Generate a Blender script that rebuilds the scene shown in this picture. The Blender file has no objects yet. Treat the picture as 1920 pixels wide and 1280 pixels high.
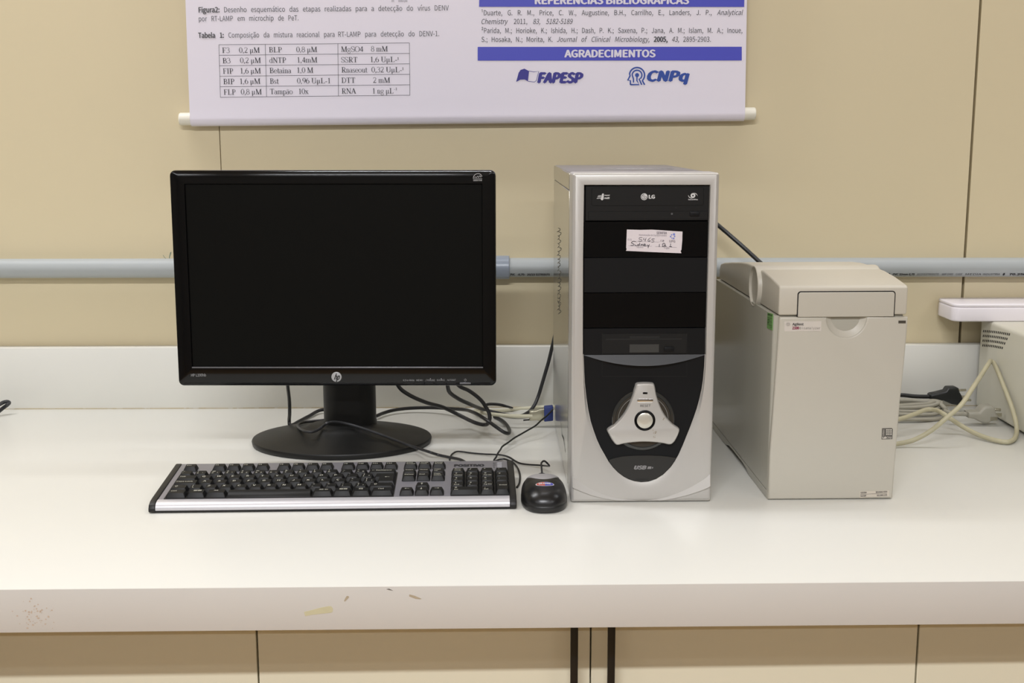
import bpy, bmesh, math, random
from math import sin, cos, pi, radians, atan2, sqrt
from mathutils import Vector, Matrix
scene = bpy.context.scene
COL = scene.collection
random.seed(4)

# ------------------------------------------------------------------ camera, light, exposure
CAM_O = Vector((0.0, 0.0, 0.467))            # 0.467 m above the worktop (z = 0 is the worktop)
FPX = 2230.0
_p, _yw, _r = radians(9.8055), radians(0.2215), radians(-0.1544)
_f = Vector((sin(_yw)*cos(_p), cos(_yw)*cos(_p), -sin(_p)))
_rt = Vector((cos(_yw), -sin(_yw), 0)); _dn = _f.cross(_rt)
C_R = cos(_r)*_rt - sin(_r)*_dn; C_D = _f.cross(C_R); C_F = _f
cd = bpy.data.cameras.new('camera'); cam = bpy.data.objects.new('camera', cd); COL.objects.link(cam)
cd.sensor_fit = 'HORIZONTAL'; cd.sensor_width = 36.0; cd.lens = FPX/1920*36.0
cd.clip_start = 0.02; cd.clip_end = 50
m = Matrix.Identity(4)
for i, ax in enumerate((C_R, -C_D, -C_F)):
    for k in range(3): m[k][i] = ax[k]
for k in range(3): m[k][3] = CAM_O[k]
cam.matrix_world = m
scene.camera = cam
scene.view_settings.view_transform = 'Standard'; scene.view_settings.look = 'None'
scene.view_settings.gamma = 1.0; scene.view_settings.use_curve_mapping = False
scene.view_settings.exposure = 0.0
w = bpy.data.worlds.new('room_air'); scene.world = w; w.use_nodes = True
w.node_tree.nodes['Background'].inputs[0].default_value = (1, 0.97, 0.92, 1)
w.node_tree.nodes['Background'].inputs[1].default_value = 0.05

def tube_or_fill(x, y, energy, sx=1.2, sy=0.10, col=(0.945, 0.96, 1.0)):
    l = bpy.data.lights.new('tube_or_fill_light', 'AREA'); l.shape = 'RECTANGLE'
    l.size = sx; l.size_y = sy; l.energy = energy; l.color = col
    o = bpy.data.objects.new('tube_or_fill_light', l); COL.objects.link(o)
    o.location = (x, y, 1.87)
    return o
tube_or_fill(-0.3, -0.9, 85)                     # row behind the photographer
tube_or_fill(-2.6, -1.2, 15)
tube_or_fill(1.9, -0.9, 14)  # added fill lamp, brightens the dim right part of the wall
for lx in (-2.4, -0.8, 0.8, 2.4):                # row at the far side of the room
    tube_or_fill(lx, -2.9, 19)
tube_or_fill(0.5, 1.75, 6)
tube_or_fill(1.7, 1.7, 9)                     # fittings above the bench; this one added as fill for the right wall
tube_or_fill(-1.3, 1.75, 21)

# ------------------------------------------------------------------ materials
def lin(c):
    return tuple(((v/255)/12.92 if v/255 <= 0.04045 else ((v/255+0.055)/1.055)**2.4) for v in c)
MATS = {}
def mat(name, rgb, rough=0.5, metal=0.0, spec=0.5, coat=0.0, noise=0.0, nscale=40.0, bump=0.0, bscale=300.0, trans=0.0, aniso=0.0):
    if name in MATS: return MATS[name]
    M = bpy.data.materials.new(name); M.use_nodes = True; nt = M.node_tree; b = nt.nodes['Principled BSDF']
    c = lin(rgb)
    b.inputs['Base Color'].default_value = (*c, 1); b.inputs['Roughness'].default_value = rough
    b.inputs['Metallic'].default_value = metal; b.inputs['Specular IOR Level'].default_value = spec
    b.inputs['Coat Weight'].default_value = coat; b.inputs['Transmission Weight'].default_value = trans
    tc = nt.nodes.new('ShaderNodeTexCoord')
    if noise > 0:
        n = nt.nodes.new('ShaderNodeTexNoise'); n.inputs['Scale'].default_value = nscale; n.inputs['Detail'].default_value = 4
        nt.links.new(tc.outputs['Object'], n.inputs['Vector'])
        mx = nt.nodes.new('ShaderNodeMix'); mx.data_type = 'RGBA'
        mx.inputs[6].default_value = (*[v*(1-noise) for v in c], 1); mx.inputs[7].default_value = (*[min(1, v*(1+noise)) for v in c], 1)
        nt.links.new(n.outputs['Fac'], mx.inputs[0]); nt.links.new(mx.outputs[2], b.inputs['Base Color'])
    if bump > 0:
        n2 = nt.nodes.new('ShaderNodeTexNoise'); n2.inputs['Scale'].default_value = bscale; n2.inputs['Detail'].default_value = 3
        nt.links.new(tc.outputs['Object'], n2.inputs['Vector'])
        bp = nt.nodes.new('ShaderNodeBump'); bp.inputs['Strength'].default_value = bump; bp.inputs['Distance'].default_value = 0.001
        nt.links.new(n2.outputs['Fac'], bp.inputs['Height']); nt.links.new(bp.outputs['Normal'], b.inputs['Normal'])
    MATS[name] = M
    return M
# ------------------------------------------------------------------ geometry helpers
def ray(x, y):
    return (C_R*((x-960)/FPX) + C_D*((y-640)/FPX) + C_F)
def at(x, y, z=None, Y=None, X=None):
    """a point of the photograph on the plane z = .. , y = .. or x = .."""
    d = ray(x, y)
    t = (z-CAM_O.z)/d.z if z is not None else ((Y-CAM_O.y)/d.y if Y is not None else (X-CAM_O.x)/d.x)
    return CAM_O + d*t
class Fr:
    """a frame: origin and axes a (across), b (up), c (out of the face)"""
    def __init__(s, o, u, v):
        s.o = Vector(o); s.u = Vector(u).normalized(); s.v = Vector(v).normalized(); s.n = s.u.cross(s.v)
    def P(s, a, b, c=0.0): return s.o + s.u*a + s.v*b + s.n*c
    def px(s, x, y):
        d = ray(x, y); t = (s.o-CAM_O).dot(s.n)/d.dot(s.n); q = CAM_O + d*t - s.o
        return (q.dot(s.u), q.dot(s.v))
    def pxs(s, pts): return [s.px(*p) for p in pts]
    def at(s, c): return Fr(s.o + s.n*c, s.u, s.v)
def wallframe(y): return Fr((0, y, 0), (1, 0, 0), (0, 0, 1))
Z0 = Fr((0, 0, 0), (1, 0, 0), (0, 1, 0))

class MB:
    def __init__(s): s.v = []; s.f = []; s.mi = []
    def add(s, vs, fs, mi=0):
        o = len(s.v); s.v += [Vector(p) for p in vs]; s.f += [tuple(i+o for i in f) for f in fs]; s.mi += [mi]*len(fs); return s
    def loft(s, loops, caps=(True, True), closed=True, mi=0):
        n = len(loops[0]); vs = [p for l in loops for p in l]; fs = []
        for k in range(len(loops)-1):
            for i in range(n if closed else n-1):
                j = (i+1) % n
                fs.append((k*n+i, k*n+j, (k+1)*n+j, (k+1)*n+i))
        if caps[0]: fs.append(tuple(range(n))[::-1])
        if caps[1]: fs.append(tuple((len(loops)-1)*n+i for i in range(n)))
        return s.add(vs, fs, mi)
    def prism(s, F, pts, c0, c1, mi=0):
        return s.loft([[F.P(a, b, c0) for a, b in pts], [F.P(a, b, c1) for a, b in pts]], mi=mi)
    def box(s, F, a0, a1, b0, b1, c0, c1, mi=0):
        return s.prism(F, [(a0, b0), (a1, b0), (a1, b1), (a0, b1)], c0, c1, mi)
    def flat(s, F, pts, c=0.0, mi=0):
        return s.add([F.P(a, b, c) for a, b in pts], [tuple(range(len(pts)))], mi)
    def pillow(s, F, pts, c0, c1, ins, seg=4, mi=0):
        """prism with a rounded front edge"""
        cx = sum(p[0] for p in pts)/len(pts); cy = sum(p[1] for p in pts)/len(pts)
        N = poly_normals(pts); loops = [[F.P(a, b, c0) for a, b in pts]]
        for k in range(seg+1):
            t = k/seg*pi/2; d = ins*(1-cos(t)); c = c1-ins*(1-sin(t))
            loops.append([F.P(a-nx*d, b-ny*d, c) for (a, b), (nx, ny) in zip(pts, N)])
        return s.loft(loops, mi=mi)
    def plate(s, F, outer, holes, c0, c1, mi=0, back=True):
        bm = bmesh.new(); loops = []
        for L in [outer]+holes:
            vs = [bm.verts.new((a, b, 0)) for a, b in L]; loops.append(vs)
            for i in range(len(vs)): bm.edges.new((vs[i], vs[(i+1) % len(vs)]))
        bmesh.ops.triangle_fill(bm, use_beauty=True, edges=bm.edges[:])
        bm.verts.index_update(); bm.verts.ensure_lookup_table()
        V = [(v.co.x, v.co.y) for v in bm.verts]; T = [tuple(v.index for v in f.verts) for f in bm.faces]; bm.free()
        s.add([F.P(a, b, c1) for a, b in V], T, mi)
        if c0 is not None:
            if back: s.add([F.P(a, b, c0) for a, b in V], [t[::-1] for t in T], mi)
            for L in [outer]+holes:
                s.loft([[F.P(a, b, c0) for a, b in L], [F.P(a, b, c1) for a, b in L]], caps=(False, False), mi=mi)
        return s
    def tube(s, pts, r, sides=10, smooth=8, caps=True, mi=0, closed=False):
        P = catmull(pts, smooth) if smooth > 1 else [Vector(p) for p in pts]
        loops = []; up = Vector((0.13, 0.2, 0.97)); nrm = None
        for i, p in enumerate(P):
            t = (P[min(i+1, len(P)-1)] - P[max(i-1, 0)])
            if t.length < 1e-9: t = Vector((0, 0, 1))
            t.normalize()
            if nrm is None:
                nrm = up.cross(t)
                if nrm.length < 1e-3: nrm = Vector((1, 0, 0)).cross(t)
            nrm = (nrm - t*nrm.dot(t)).normalized(); bn = t.cross(nrm)
            rr = r(i/(len(P)-1)) if callable(r) else r
            loops.append([p + (nrm*cos(2*pi*k/sides) + bn*sin(2*pi*k/sides))*rr for k in range(sides)])
        return s.loft(loops, caps=(caps, caps), mi=mi)
    def lathe(s, F, prof, n=40, sx=1.0, sy=1.0, mi=0, caps=(True, True)):
        return s.loft([[F.P(r*sx*cos(2*pi*k/n), r*sy*sin(2*pi*k/n), c) for k in range(n)] for r, c in prof], caps=caps, mi=mi)
    def ribbon(s, F, pts, wd, c=0.0, mi=0):
        """a flat drawn line along 2-d points"""
        n = len(pts); L = []; R = []
        for i in range(n):
            q = pts[min(i+1, n-1)]; p = pts[max(i-1, 0)]
            dx, dy = q[0]-p[0], q[1]-p[1]; l = sqrt(dx*dx+dy*dy) or 1
            hw = (wd[i] if isinstance(wd, (list, tuple)) else wd)/2
            L.append(F.P(pts[i][0]-dy/l*hw, pts[i][1]+dx/l*hw, c)); R.append(F.P(pts[i][0]+dy/l*hw, pts[i][1]-dx/l*hw, c))
        return s.add(L+R, [(i, n+i, n+i+1, i+1) for i in range(n-1)], mi)
    def join(s, o, mi=None):
        k = len(s.v); s.v += o.v; s.f += [tuple(i+k for i in f) for f in o.f]; s.mi += [mi if mi is not None else x for x in o.mi]; return s
    def build(s, name, mats, parent=None, base=None, bevel=0.0, seg=2, angle=32, label=None, sharp=True):
        if not isinstance(mats, (list, tuple)): mats = [mats]
        if base is None:
            q = parent
            while q is not None and q.parent is not None: q = q.parent
            base = Vector(q['_b']) if q is not None else Vector((0, 0, 0))
        base = Vector(base)
        me = bpy.data.meshes.new(name); me.from_pydata([tuple(p-base) for p in s.v], [], s.f)
        for M in mats: me.materials.append(M)
        for p, k in zip(me.polygons, s.mi): p.material_index = k
        bm = bmesh.new(); bm.from_mesh(me)
        bmesh.ops.remove_doubles(bm, verts=bm.verts, dist=1e-6)
        vol = [f for f in bm.faces]
        bmesh.ops.recalc_face_normals(bm, faces=vol)
        if bevel > 0:
            es = [e for e in bm.edges if len(e.link_faces) == 2 and e.calc_face_angle(0) > radians(angle)]
            bmesh.ops.bevel(bm, geom=es, offset=bevel, segments=seg, profile=0.5, affect='EDGES', clamp_overlap=True)
        for f in bm.faces: f.smooth = True
        for e in bm.edges:
            if len(e.link_faces) == 2 and e.calc_face_angle(0) > radians(angle if bevel == 0 else 40): e.smooth = False
        bm.to_mesh(me); bm.free()
        o = bpy.data.objects.new(name, me); COL.objects.link(o)
        if parent is not None: o.parent = parent
        else: o.location = base; o['_b'] = tuple(base)
        if label: o['label'] = label
        return o
def poly_normals(pts):
    n = len(pts); A = sum(pts[i][0]*pts[(i+1) % n][1]-pts[(i+1) % n][0]*pts[i][1] for i in range(n)); sg = 1 if A > 0 else -1
    out = []
    for i in range(n):
        p, q, r = pts[i-1], pts[i], pts[(i+1) % n]
        def nn(a, b):
            dx, dy = b[0]-a[0], b[1]-a[1]; l = sqrt(dx*dx+dy*dy) or 1; return (dy/l*sg, -dx/l*sg)
        a, b = nn(p, q), nn(q, r); x, y = a[0]+b[0], a[1]+b[1]; l = sqrt(x*x+y*y) or 1; k = 1/max(0.35, l/2)
        out.append((x/l*k, y/l*k))
    return out
def catmull(pts, n):
    P = [Vector(p) for p in pts]
    if len(P) < 3: return P
    P = [2*P[0]-P[1]] + P + [2*P[-1]-P[-2]]; out = []
    for i in range(1, len(P)-2):
        a, b, c, d = P[i-1:i+3]
        t0, t1 = 0.0, max(1e-6, (b-a).length**0.5); t2 = t1+max(1e-6, (c-b).length**0.5); t3 = t2+max(1e-6, (d-c).length**0.5)
        for k in range(n):
            t = t1+(t2-t1)*k/n
            A1 = a*((t1-t)/(t1-t0))+b*((t-t0)/(t1-t0)); A2 = b*((t2-t)/(t2-t1))+c*((t-t1)/(t2-t1)); A3 = c*((t3-t)/(t3-t2))+d*((t-t2)/(t3-t2))
            B1 = A1*((t2-t)/(t2-t0))+A2*((t-t0)/(t2-t0)); B2 = A2*((t3-t)/(t3-t1))+A3*((t-t1)/(t3-t1))
            out.append(B1*((t2-t)/(t2-t1))+B2*((t-t1)/(t2-t1)))
    out.append(P[-2]); return out
def smooth2(pts, n=6): return [(p.x, p.y) for p in catmull([(a, b, 0) for a, b in pts], n)]
def smooth2c(pts, n=5):
    k = len(pts); q = smooth2([pts[-2], pts[-1]]+list(pts)+[pts[0], pts[1]], n); return q[2*n:2*n+k*n]
def rrect(a0, a1, b0, b1, r, n=4, only=None):
    out = []
    for i, (x, y, s) in enumerate(((a1-r, b1-r, 0), (a0+r, b1-r, 90), (a0+r, b0+r, 180), (a1-r, b0+r, 270))):
        if only and i not in only:
            out.append(((a1, a0, a0, a1)[i], (b1, b1, b0, b0)[i])); continue
        for k in range(n+1):
            t = radians(s+90*k/n); out.append((x+r*cos(t), y+r*sin(t)))
    return out
def circ(x, y, rx, ry=None, n=28, a0=0, a1=360):
    ry = rx if ry is None else ry; full = abs(a1-a0) >= 360
    return [(x+rx*cos(radians(a0+(a1-a0)*k/(n if full else n-1))), y+ry*sin(radians(a0+(a1-a0)*k/(n if full else n-1)))) for k in range(n)]

# lettering --------------------------------------------------------
import os
try:                                               # the sans face that ships with Blender
    FONT = bpy.data.fonts.load(os.path.join(bpy.utils.system_resource('DATAFILES'), 'fonts', 'Noto Sans CJK Regular.woff2'))
except Exception:
    FONT = None
_tc = {}
def glyphs(body, bold=0.0, shear=0.0):
    k = (body, bold, shear)
    if k in _tc: return _tc[k]
    cu = bpy.data.curves.new('t', 'FONT'); cu.body = body; cu.font = FONT or cu.font; cu.size = 1.0;  cu.shear = shear; cu.resolution_u = 3
    cu.dimensions = '2D'; cu.fill_mode = 'BOTH'
    ob = bpy.data.objects.new('t', cu); me = ob.to_mesh()
    V0 = [(v.co.x, v.co.y) for v in me.vertices]; F0 = [tuple(p.vertices) for p in me.polygons]
    ob.to_mesh_clear(); bpy.data.objects.remove(ob); bpy.data.curves.remove(cu)
    V, Fc = [], []
    for k_, (dx, dy) in enumerate([(0, 0)] if bold <= 0 else [(bold*q, 0) for q in (-.9, -.45, 0, .45, .9)]+[(0, bold*.5), (0, -bold*.5)]):
        o = len(V); V += [(x+dx, y+dy, k_*2.5e-5) for x, y in V0]; Fc += [tuple(i+o for i in f) for f in F0]
    _tc[k] = (V, Fc); return _tc[k]
CAPH = max(v[1] for v in glyphs('H')[0])
def put(mb, F, V, Fc, p0, p1, h, c=0.0004, mi=0, fit=True, capn=CAPH):
    """lay glyphs between the baseline ends p0 and p1 (a, b), capital height h"""
    if not V: return
    x0 = min(v[0] for v in V); x1 = max(v[0] for v in V); dx, dy = p1[0]-p0[0], p1[1]-p0[1]; L = sqrt(dx*dx+dy*dy)
    ux, uy = dx/L, dy/L; sy = h/capn; sx = L/(x1-x0) if fit else sy
    mb.add([F.P(p0[0]+(v[0]-x0)*sx*ux-v[1]*sy*uy, p0[1]+(v[0]-x0)*sx*uy+v[1]*sy*ux, c+(v[2] if len(v) > 2 else 0)) for v in V], Fc, mi)
def text(mb, F, body, q0, q1, hpx, c=0.0004, bold=0.0, shear=0.0, mi=0):
    """text whose baseline runs between two pixels of the photograph on the face F"""
    V, Fc = glyphs(body, bold, shear); p0, p1 = F.px(*q0), F.px(*q1)
    t = F.px(q0[0], q0[1]-hpx); h = sqrt((t[0]-p0[0])**2+(t[1]-p0[1])**2)
    put(mb, F, V, Fc, p0, p1, h, c, mi)
def line_of_words(mb, F, words, q0, q1, hpx, c=0.0004, mi=0):
    """justified line: words = [(text, bold, shear)]; natural widths scaled together, gaps shared out"""
    p0, p1 = F.px(*q0), F.px(*q1); t = F.px(q0[0], q0[1]-hpx); h = sqrt((t[0]-p0[0])**2+(t[1]-p0[1])**2)
    L = sqrt((p1[0]-p0[0])**2+(p1[1]-p0[1])**2); G = [glyphs(*w) for w in words]
    W = [max(v[0] for v in g[0])-min(v[0] for v in g[0]) for g in G]
    n = len(words); sx = h/CAPH*0.84
    gap = (L-sum(W)*sx)/max(1, n-1)
    if gap < 0.26*sx:
        sx = L/(sum(W)+0.30*(n-1)); gap = 0.30*sx
    x = 0; ux, uy = (p1[0]-p0[0])/L, (p1[1]-p0[1])/L
    for g, wd in zip(G, W):
        put(mb, F, g[0], g[1], (p0[0]+ux*x, p0[1]+uy*x), (p0[0]+ux*(x+wd*sx), p0[1]+uy*(x+wd*sx)), h, c, mi)
        x += wd*sx+gap
# a small roman (serif) face for the table of the poster: strokes in cap-height units
def _serif():
    TH, TN = 0.13, 0.05
    G = {}
    def V(x, y0, y1, w=TH): return [[(x-w/2, y0), (x+w/2, y0), (x+w/2, y1), (x-w/2, y1)]]
    def H(x0, x1, y, w=TN): return [[(x0, y-w/2), (x1, y-w/2), (x1, y+w/2), (x0, y+w/2)]]
    def S(x, y, w=0.32): return H(x-w/2, x+w/2, y+(0.02 if y < 0.5 else -0.02), 0.04)
    def D(x0, y0, x1, y1, w=TH): return [[(x0-w/2, y0), (x0+w/2, y0), (x1+w/2, y1), (x1-w/2, y1)]]
    def A(cx, cy, rx, ry, a0, a1, tk=TH, tn=TN, n=14):
        out = []; P = []
        for k in range(n+1):
            a = radians(a0+(a1-a0)*k/n); t = (tn+(tk-tn)*abs(cos(a))**1.5)/2
            P.append(((cx+(rx-t)*cos(a), cy+(ry-t)*sin(a)), (cx+(rx+t*0.6)*cos(a), cy+(ry+t*0.6)*sin(a))))
        for k in range(n): out.append([P[k][0], P[k][1], P[k+1][1], P[k+1][0]])
        return out
    X = 0.66
    G['I'] = (V(.2, 0, 1)+S(.2, 0)+S(.2, 1), .4)
    G['F'] = (V(.2, 0, 1)+S(.2, 0)+H(.05, .62, .97)+V(.6, .78, 1, .04)+H(.2, .48, .52)+V(.47, .42, .62, .04), .66)
    G['L'] = (V(.2, 0, 1)+S(.2, 1)+H(.05, .64, .03)+V(.62, 0, .24, .05), .68)
    G['T'] = (V(.34, 0, 1)+S(.34, 0)+H(.04, .64, .97)+V(.06, .76, 1, .04)+V(.62, .76, 1, .04), .68)
    G['P'] = (V(.2, 0, 1)+S(.2, 0)+H(.05, .35, .97)+H(.2, .35, .47)+A(.34, .72, .25, .27, -90, 90), .64)
    G['B'] = (V(.2, 0, 1)+H(.05, .35, .97)+H(.05, .35, .03)+H(.2, .38, .53)+A(.34, .76, .22, .23, -90, 90)+A(.36, .27, .26, .26, -90, 90), .7)
    G['R'] = (G['P'][0]+D(.62, 0, .36, .47, .14)+S(.65, 0, .22), .74)
    G['D'] = (V(.2, 0, 1)+H(.05, .36, .97)+H(.05, .36, .03)+A(.34, .5, .38, .49, -90, 90), .78)
    G['N'] = (V(.16, 0, 1, .06)+V(.66, 0, 1, .06)+D(.66, 0, .16, 1, .14)+S(.16, 0, .24)+S(.14, 1, .24)+S(.66, 1, .24), .8)
    G['M'] = (V(.16, 0, 1, .06)+V(.78, 0, 1)+D(.47, 0, .17, 1, .13)+D(.45, 0, .76, 1, .06)+S(.16, 0, .26)+S(.78, 0, .3)+S(.16, 1, .22)+S(.8, 1, .24), .95)
    G['A'] = (D(.08, 0, .37, 1, .06)+D(.64, 0, .36, 1, .15)+H(.2, .55, .35)+S(.08, 0, .24)+S(.64, 0, .28), .74)
    G['O'] = (A(.38, .5, .35, .5, 0, 360, n=22), .76)
    G['S'] = (A(.3, .74, .23, .26, 20, 230, .1)+D(.42, .36, .2, .6, .12)+A(.3, .26, .25, .27, -150, 45, .1)+V(.52, .74, .98, .04)+V(.07, .03, .28, .04), .58)
    G['U'] = (V(.18, .3, 1)+V(.62, .3, 1, .06)+A(.4, .32, .25, .33, 180, 360)+S(.18, 1)+S(.62, 1, .24), .76)
    G['1'] = (V(.26, 0, 1, .11)+D(.12, .84, .26, .98, .06)+S(.26, 0, .3), .5)
    G['0'] = (A(.26, .5, .22, .5, 0, 360, n=20), .52)
    G['2'] = (A(.25, .74, .2, .26, -10, 165, .1)+D(.09, .04, .42, .64, .09)+H(.04, .48, .05, .1), .52)
    G['3'] = (A(.23, .77, .19, .23, -80, 160, .1)+A(.22, .27, .24, .28, -150, 90, .1), .52)
    G['4'] = (V(.36, 0, 1, .11)+D(.06, .3, .34, .98, .06)+H(.03, .5, .3, .08), .52)
    G['6'] = (A(.26, .31, .21, .31, 0, 360, n=18)+A(.46, .36, .42, .62, 105, 180, .11), .52)
    G['8'] = (A(.26, .76, .18, .24, 0, 360, .09)+A(.26, .27, .22, .28, 0, 360, .1), .52)
    G['9'] = (A(.26, .69, .21, .31, 0, 360, n=18)+A(.06, .64, .42, .62, -75, 0, .11), .52)
    G[','] = (V(.12, 0, .12, .12)+D(.08, -.16, .15, .02, .05), .26)
    G['-'] = (H(.04, .3, .32, .09), .34)
    G['d'] = (A(.26, .33, .22, .34, 30, 330, .11)+V(.43, 0, 1, .1)+H(.32, .45, .97, .05)+H(.43, .54, .03, .05), .54)
    G['m'] = (V(.14, 0, X, .1)+V(.42, 0, .5, .1)+V(.7, 0, .5, .1)+A(.28, .45, .18, .22, 0, 165, .1)+A(.56, .45, .18, .22, 0, 165, .1)+S(.14, 0, .24)+S(.42, 0, .22)+S(.7, 0, .22)+H(.03, .15, X-.03), .82)
    G['n'] = (V(.14, 0, X, .1)+V(.42, 0, .48, .1)+A(.28, .45, .18, .22, 0, 165, .1)+S(.14, 0, .24)+S(.42, 0, .22)+H(.03, .15, X-.03), .55)
    G['u'] = (V(.14, .2, X, .1)+V(.42, 0, X, .1)+A(.28, .2, .18, .2, 180, 350, .1)+H(.03, .15, X-.03)+H(.42, .53, .03)+H(.32, .43, X-.03), .55)
    G['\u00b5'] = (V(.14, -.3, X, .1)+V(.42, .1, X, .1)+A(.28, .2, .18, .2, 180, 350, .1)+H(.42, .55, .05), .58)
    G['i'] = (V(.14, 0, X, .1)+V(.14, .84, .96, .12)+S(.14, 0, .24)+H(.03, .15, X-.03), .29)
    G['t'] = (V(.16, .12, .9, .1)+H(.02, .34, X-.03)+A(.26, .15, .15, .16, 180, 310, .1), .34)
    G['a'] = (V(.34, .08, .5, .1)+A(.22, .46, .17, .2, 0, 160, .09)+A(.2, .19, .17, .2, 30, 330, .1)+H(.34, .46, .04), .47)
    G['\u00e3'] = (G['a'][0]+A(.17, .8, .08, .08, 0, 180, .05)+A(.32, .86, .08, .08, 180, 360, .05), .47)
    G['e'] = (A(.24, .33, .21, .34, 0, 320, .11)+H(.1, .44, .38), .47)
    G['s'] = (A(.2, .49, .14, .18, 20, 230, .08)+D(.27, .2, .13, .44, .1)+A(.2, .17, .15, .18, -160, 45, .08), .4)
    G['o'] = (A(.26, .33, .22, .34, 0, 360, .11, n=18), .52)
    G['p'] = (V(.14, -.3, X, .1)+A(.28, .33, .22, .34, -150, 150, .11)+S(.14, -.28, .26)+H(.03, .15, X-.03), .54)
    G['g'] = (A(.24, .44, .18, .23, 0, 360, .09)+A(.25, -.1, .22, .2, 0, 360, .07)+D(.16, .06, .2, .26, .06)+H(.34, .5, .6), .52)
    G['x'] = (D(.44, 0, .08, X, .12)+D(.08, 0, .42, X, .05)+S(.1, 0, .2)+S(.42, 0, .2)+S(.1, X, .2)+S(.4, X, .2), .53)
    return G
SER = _serif()
def serif(mb, F, body, q0, q1, hpx, c=0.0004, mi=0):
    V = []; Fc = []; x = 0
    for ch in body:
        if ch == ' ': x += .26; continue
        if ch == '^': continue
        st, adv = SER[ch]
        for quad in st:
            o = len(V); V += [(x+a, b) for a, b in quad]; Fc.append((o, o+1, o+2, o+3))
        x += adv
    p0, p1 = F.px(*q0), F.px(*q1); t = F.px(q0[0], q0[1]-hpx); h = sqrt((t[0]-p0[0])**2+(t[1]-p0[1])**2)
    put(mb, F, V, Fc, p0, p1, h, c, mi, capn=1.0)

# scene graph ------------------------------------------------------
def thing(name, label, cat, base, group=None):
    o = bpy.data.objects.new(name, None); COL.objects.link(o); o.location = base; o['_b'] = tuple(base)
    o.empty_display_size = 0.02
    return tag(o, label, cat, group)
def tag(o, label, cat, group=None, kind=None):
    o['label'] = label; o['category'] = cat
    if group: o['group'] = group
    if kind: o['kind'] = kind
    return o
# ------------------------------------------------------------------ the setting
YW = 2.051                                    # face of the panelled wall
M_wall = mat('beige_wall_laminate', (216, 203, 170), 0.42, noise=0.03, nscale=2.5, bump=0.03, bscale=250)
M_gap = mat('brown_joint', (92, 74, 40), 0.8)
M_white = mat('white_paint', (225, 222, 214), 0.7)
M_floor = mat('tan_floor', (150, 118, 74), 0.5, noise=0.12, nscale=6)
M_top = mat('white_laminate', (220, 219, 212), 0.32, noise=0.012, nscale=5, bump=0.02, bscale=500)
M_edge = mat('white_edge_band', (207, 203, 196), 0.4, noise=0.02, nscale=9, bump=0.02, bscale=300)
M_door = mat('beige_door_laminate', (226, 220, 196), 0.4, noise=0.03, nscale=3)
M_black = mat('black_plastic', (24, 24, 24), 0.45, bump=0.05, bscale=900)

def setting(o, label, cat):
    tag(o, label, cat, None, 'structure'); return o
b = MB(); b.box(Z0, -3.6, 3.6, -4.0, 2.12, -0.95, -0.9)
setting(b.build('floor', M_floor), 'tan floor under the bench', 'floor')
b = MB(); b.box(Z0, -3.6, 3.6, -4.0, 2.12, 1.9, 1.95)
setting(b.build('ceiling', M_white), 'white ceiling', 'ceiling')
M_room = mat('grey_room_paint', (128, 124, 116), 0.8)
for nm, bx in (('wall_left', (-3.6, -3.5, -4.0, 2.12)), ('wall_right', (3.5, 3.6, -4.0, 2.12)), ('wall_front', (-3.5, 3.5, -4.0, -3.9))):
    b = MB(); b.box(Z0, *bx, -0.9, 1.9); setting(b.build(nm, M_room), 'plain pale '+nm.replace('_', ' '), 'wall')
# wall panels with two open joints
xl = at(411, 235, Y=YW).x; xr = 0.5*(at(1838.6, 0, Y=YW).x+at(1800, 640, Y=YW).x)
W = wallframe(YW)
b = MB()
for x0, x1 in ((-3.5, xl-0.0006), (xl+0.0006, xr-0.0022), (xr+0.0022, 3.5)):
    b.box(W, x0, x1, -0.9, 1.9, -0.016, 0)
wall = setting(b.build('wall_back', M_wall, bevel=0.0004, seg=1), 'beige panelled wall with two upright joints', 'wall')
b = MB(); b.box(W, -3.5, 3.5, -0.9, 1.9, -0.03, -0.0165)
b.build('joint_backing', M_gap, wall, label='brown backing seen in the panel joints')
b = MB()
q = [W.px(*p) for p in ((317, 487), (318, 481), (320, 474), (321, 472))]
b.ribbon(W, q, [0.0006, .0010, .0014, .0006], 0.0003); b.ribbon(W, [W.px(313, 486), W.px(308, 482), W.px(306, 478)], 0.0006, 0.0003)
b.build('pen_mark', mat('green_ink', (70, 110, 100), 0.6), wall, label='small green pen mark')

# ------------------------------------------------------------------ worktop
FE = Fr((0, 1.1922, 0), (1, 0.0112, 0), (0, 0, 1))     # its front edge
ct = thing('countertop', 'long white laminate worktop with upstand carrying the computer and instruments', 'countertop', (0, 1.6, -0.048))
b = MB()
pts = [FE.P(-1.7, 0), FE.P(1.7, 0), Vector((1.7, 2.049, 0)), Vector((-1.7, 2.049, 0))]
b.loft([[p+Vector((0, 0, -0.048)) for p in pts], pts], mi=0)
b.mi[-1] = 1
top = b.build('worktop_slab', [M_edge, M_top], ct, bevel=0.0007, seg=2)
b = MB(); b.box(wallframe(2.026), -1.7, 1.7, -0.0002, 0.1083, -0.0235, 0)
ups = tag(b.build('backsplash', M_top, None, (0, 2.03, 0), bevel=0.0012, seg=2), 'white upstand strip along the wall at the back of the worktop', 'backsplash')
b = MB(); rr = random.Random(3); b.box(Z0, -1.5, 1.5, 2.0257, 2.0262, 0.00005, .0004)
for k in range(420):
    x = rr.uniform(-1.5, 1.5); b.box(Z0, x, x+rr.uniform(.004, .03), rr.uniform(2.0248, 2.0256), 2.0263+rr.uniform(-.0005, 0.0), 0.0001, rr.uniform(.0005, .0014))
b.build('grime_line', mat('old_sealant', (186, 172, 140), 0.9), ups, label='yellowed joint line at the back of the worktop')
M_tape = mat('yellowed_tape', (202, 195, 160), 0.6, noise=0.08, nscale=90)
M_tape2 = mat('brown_tape', (176, 162, 138), 0.7, noise=0.15, nscale=200)
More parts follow.
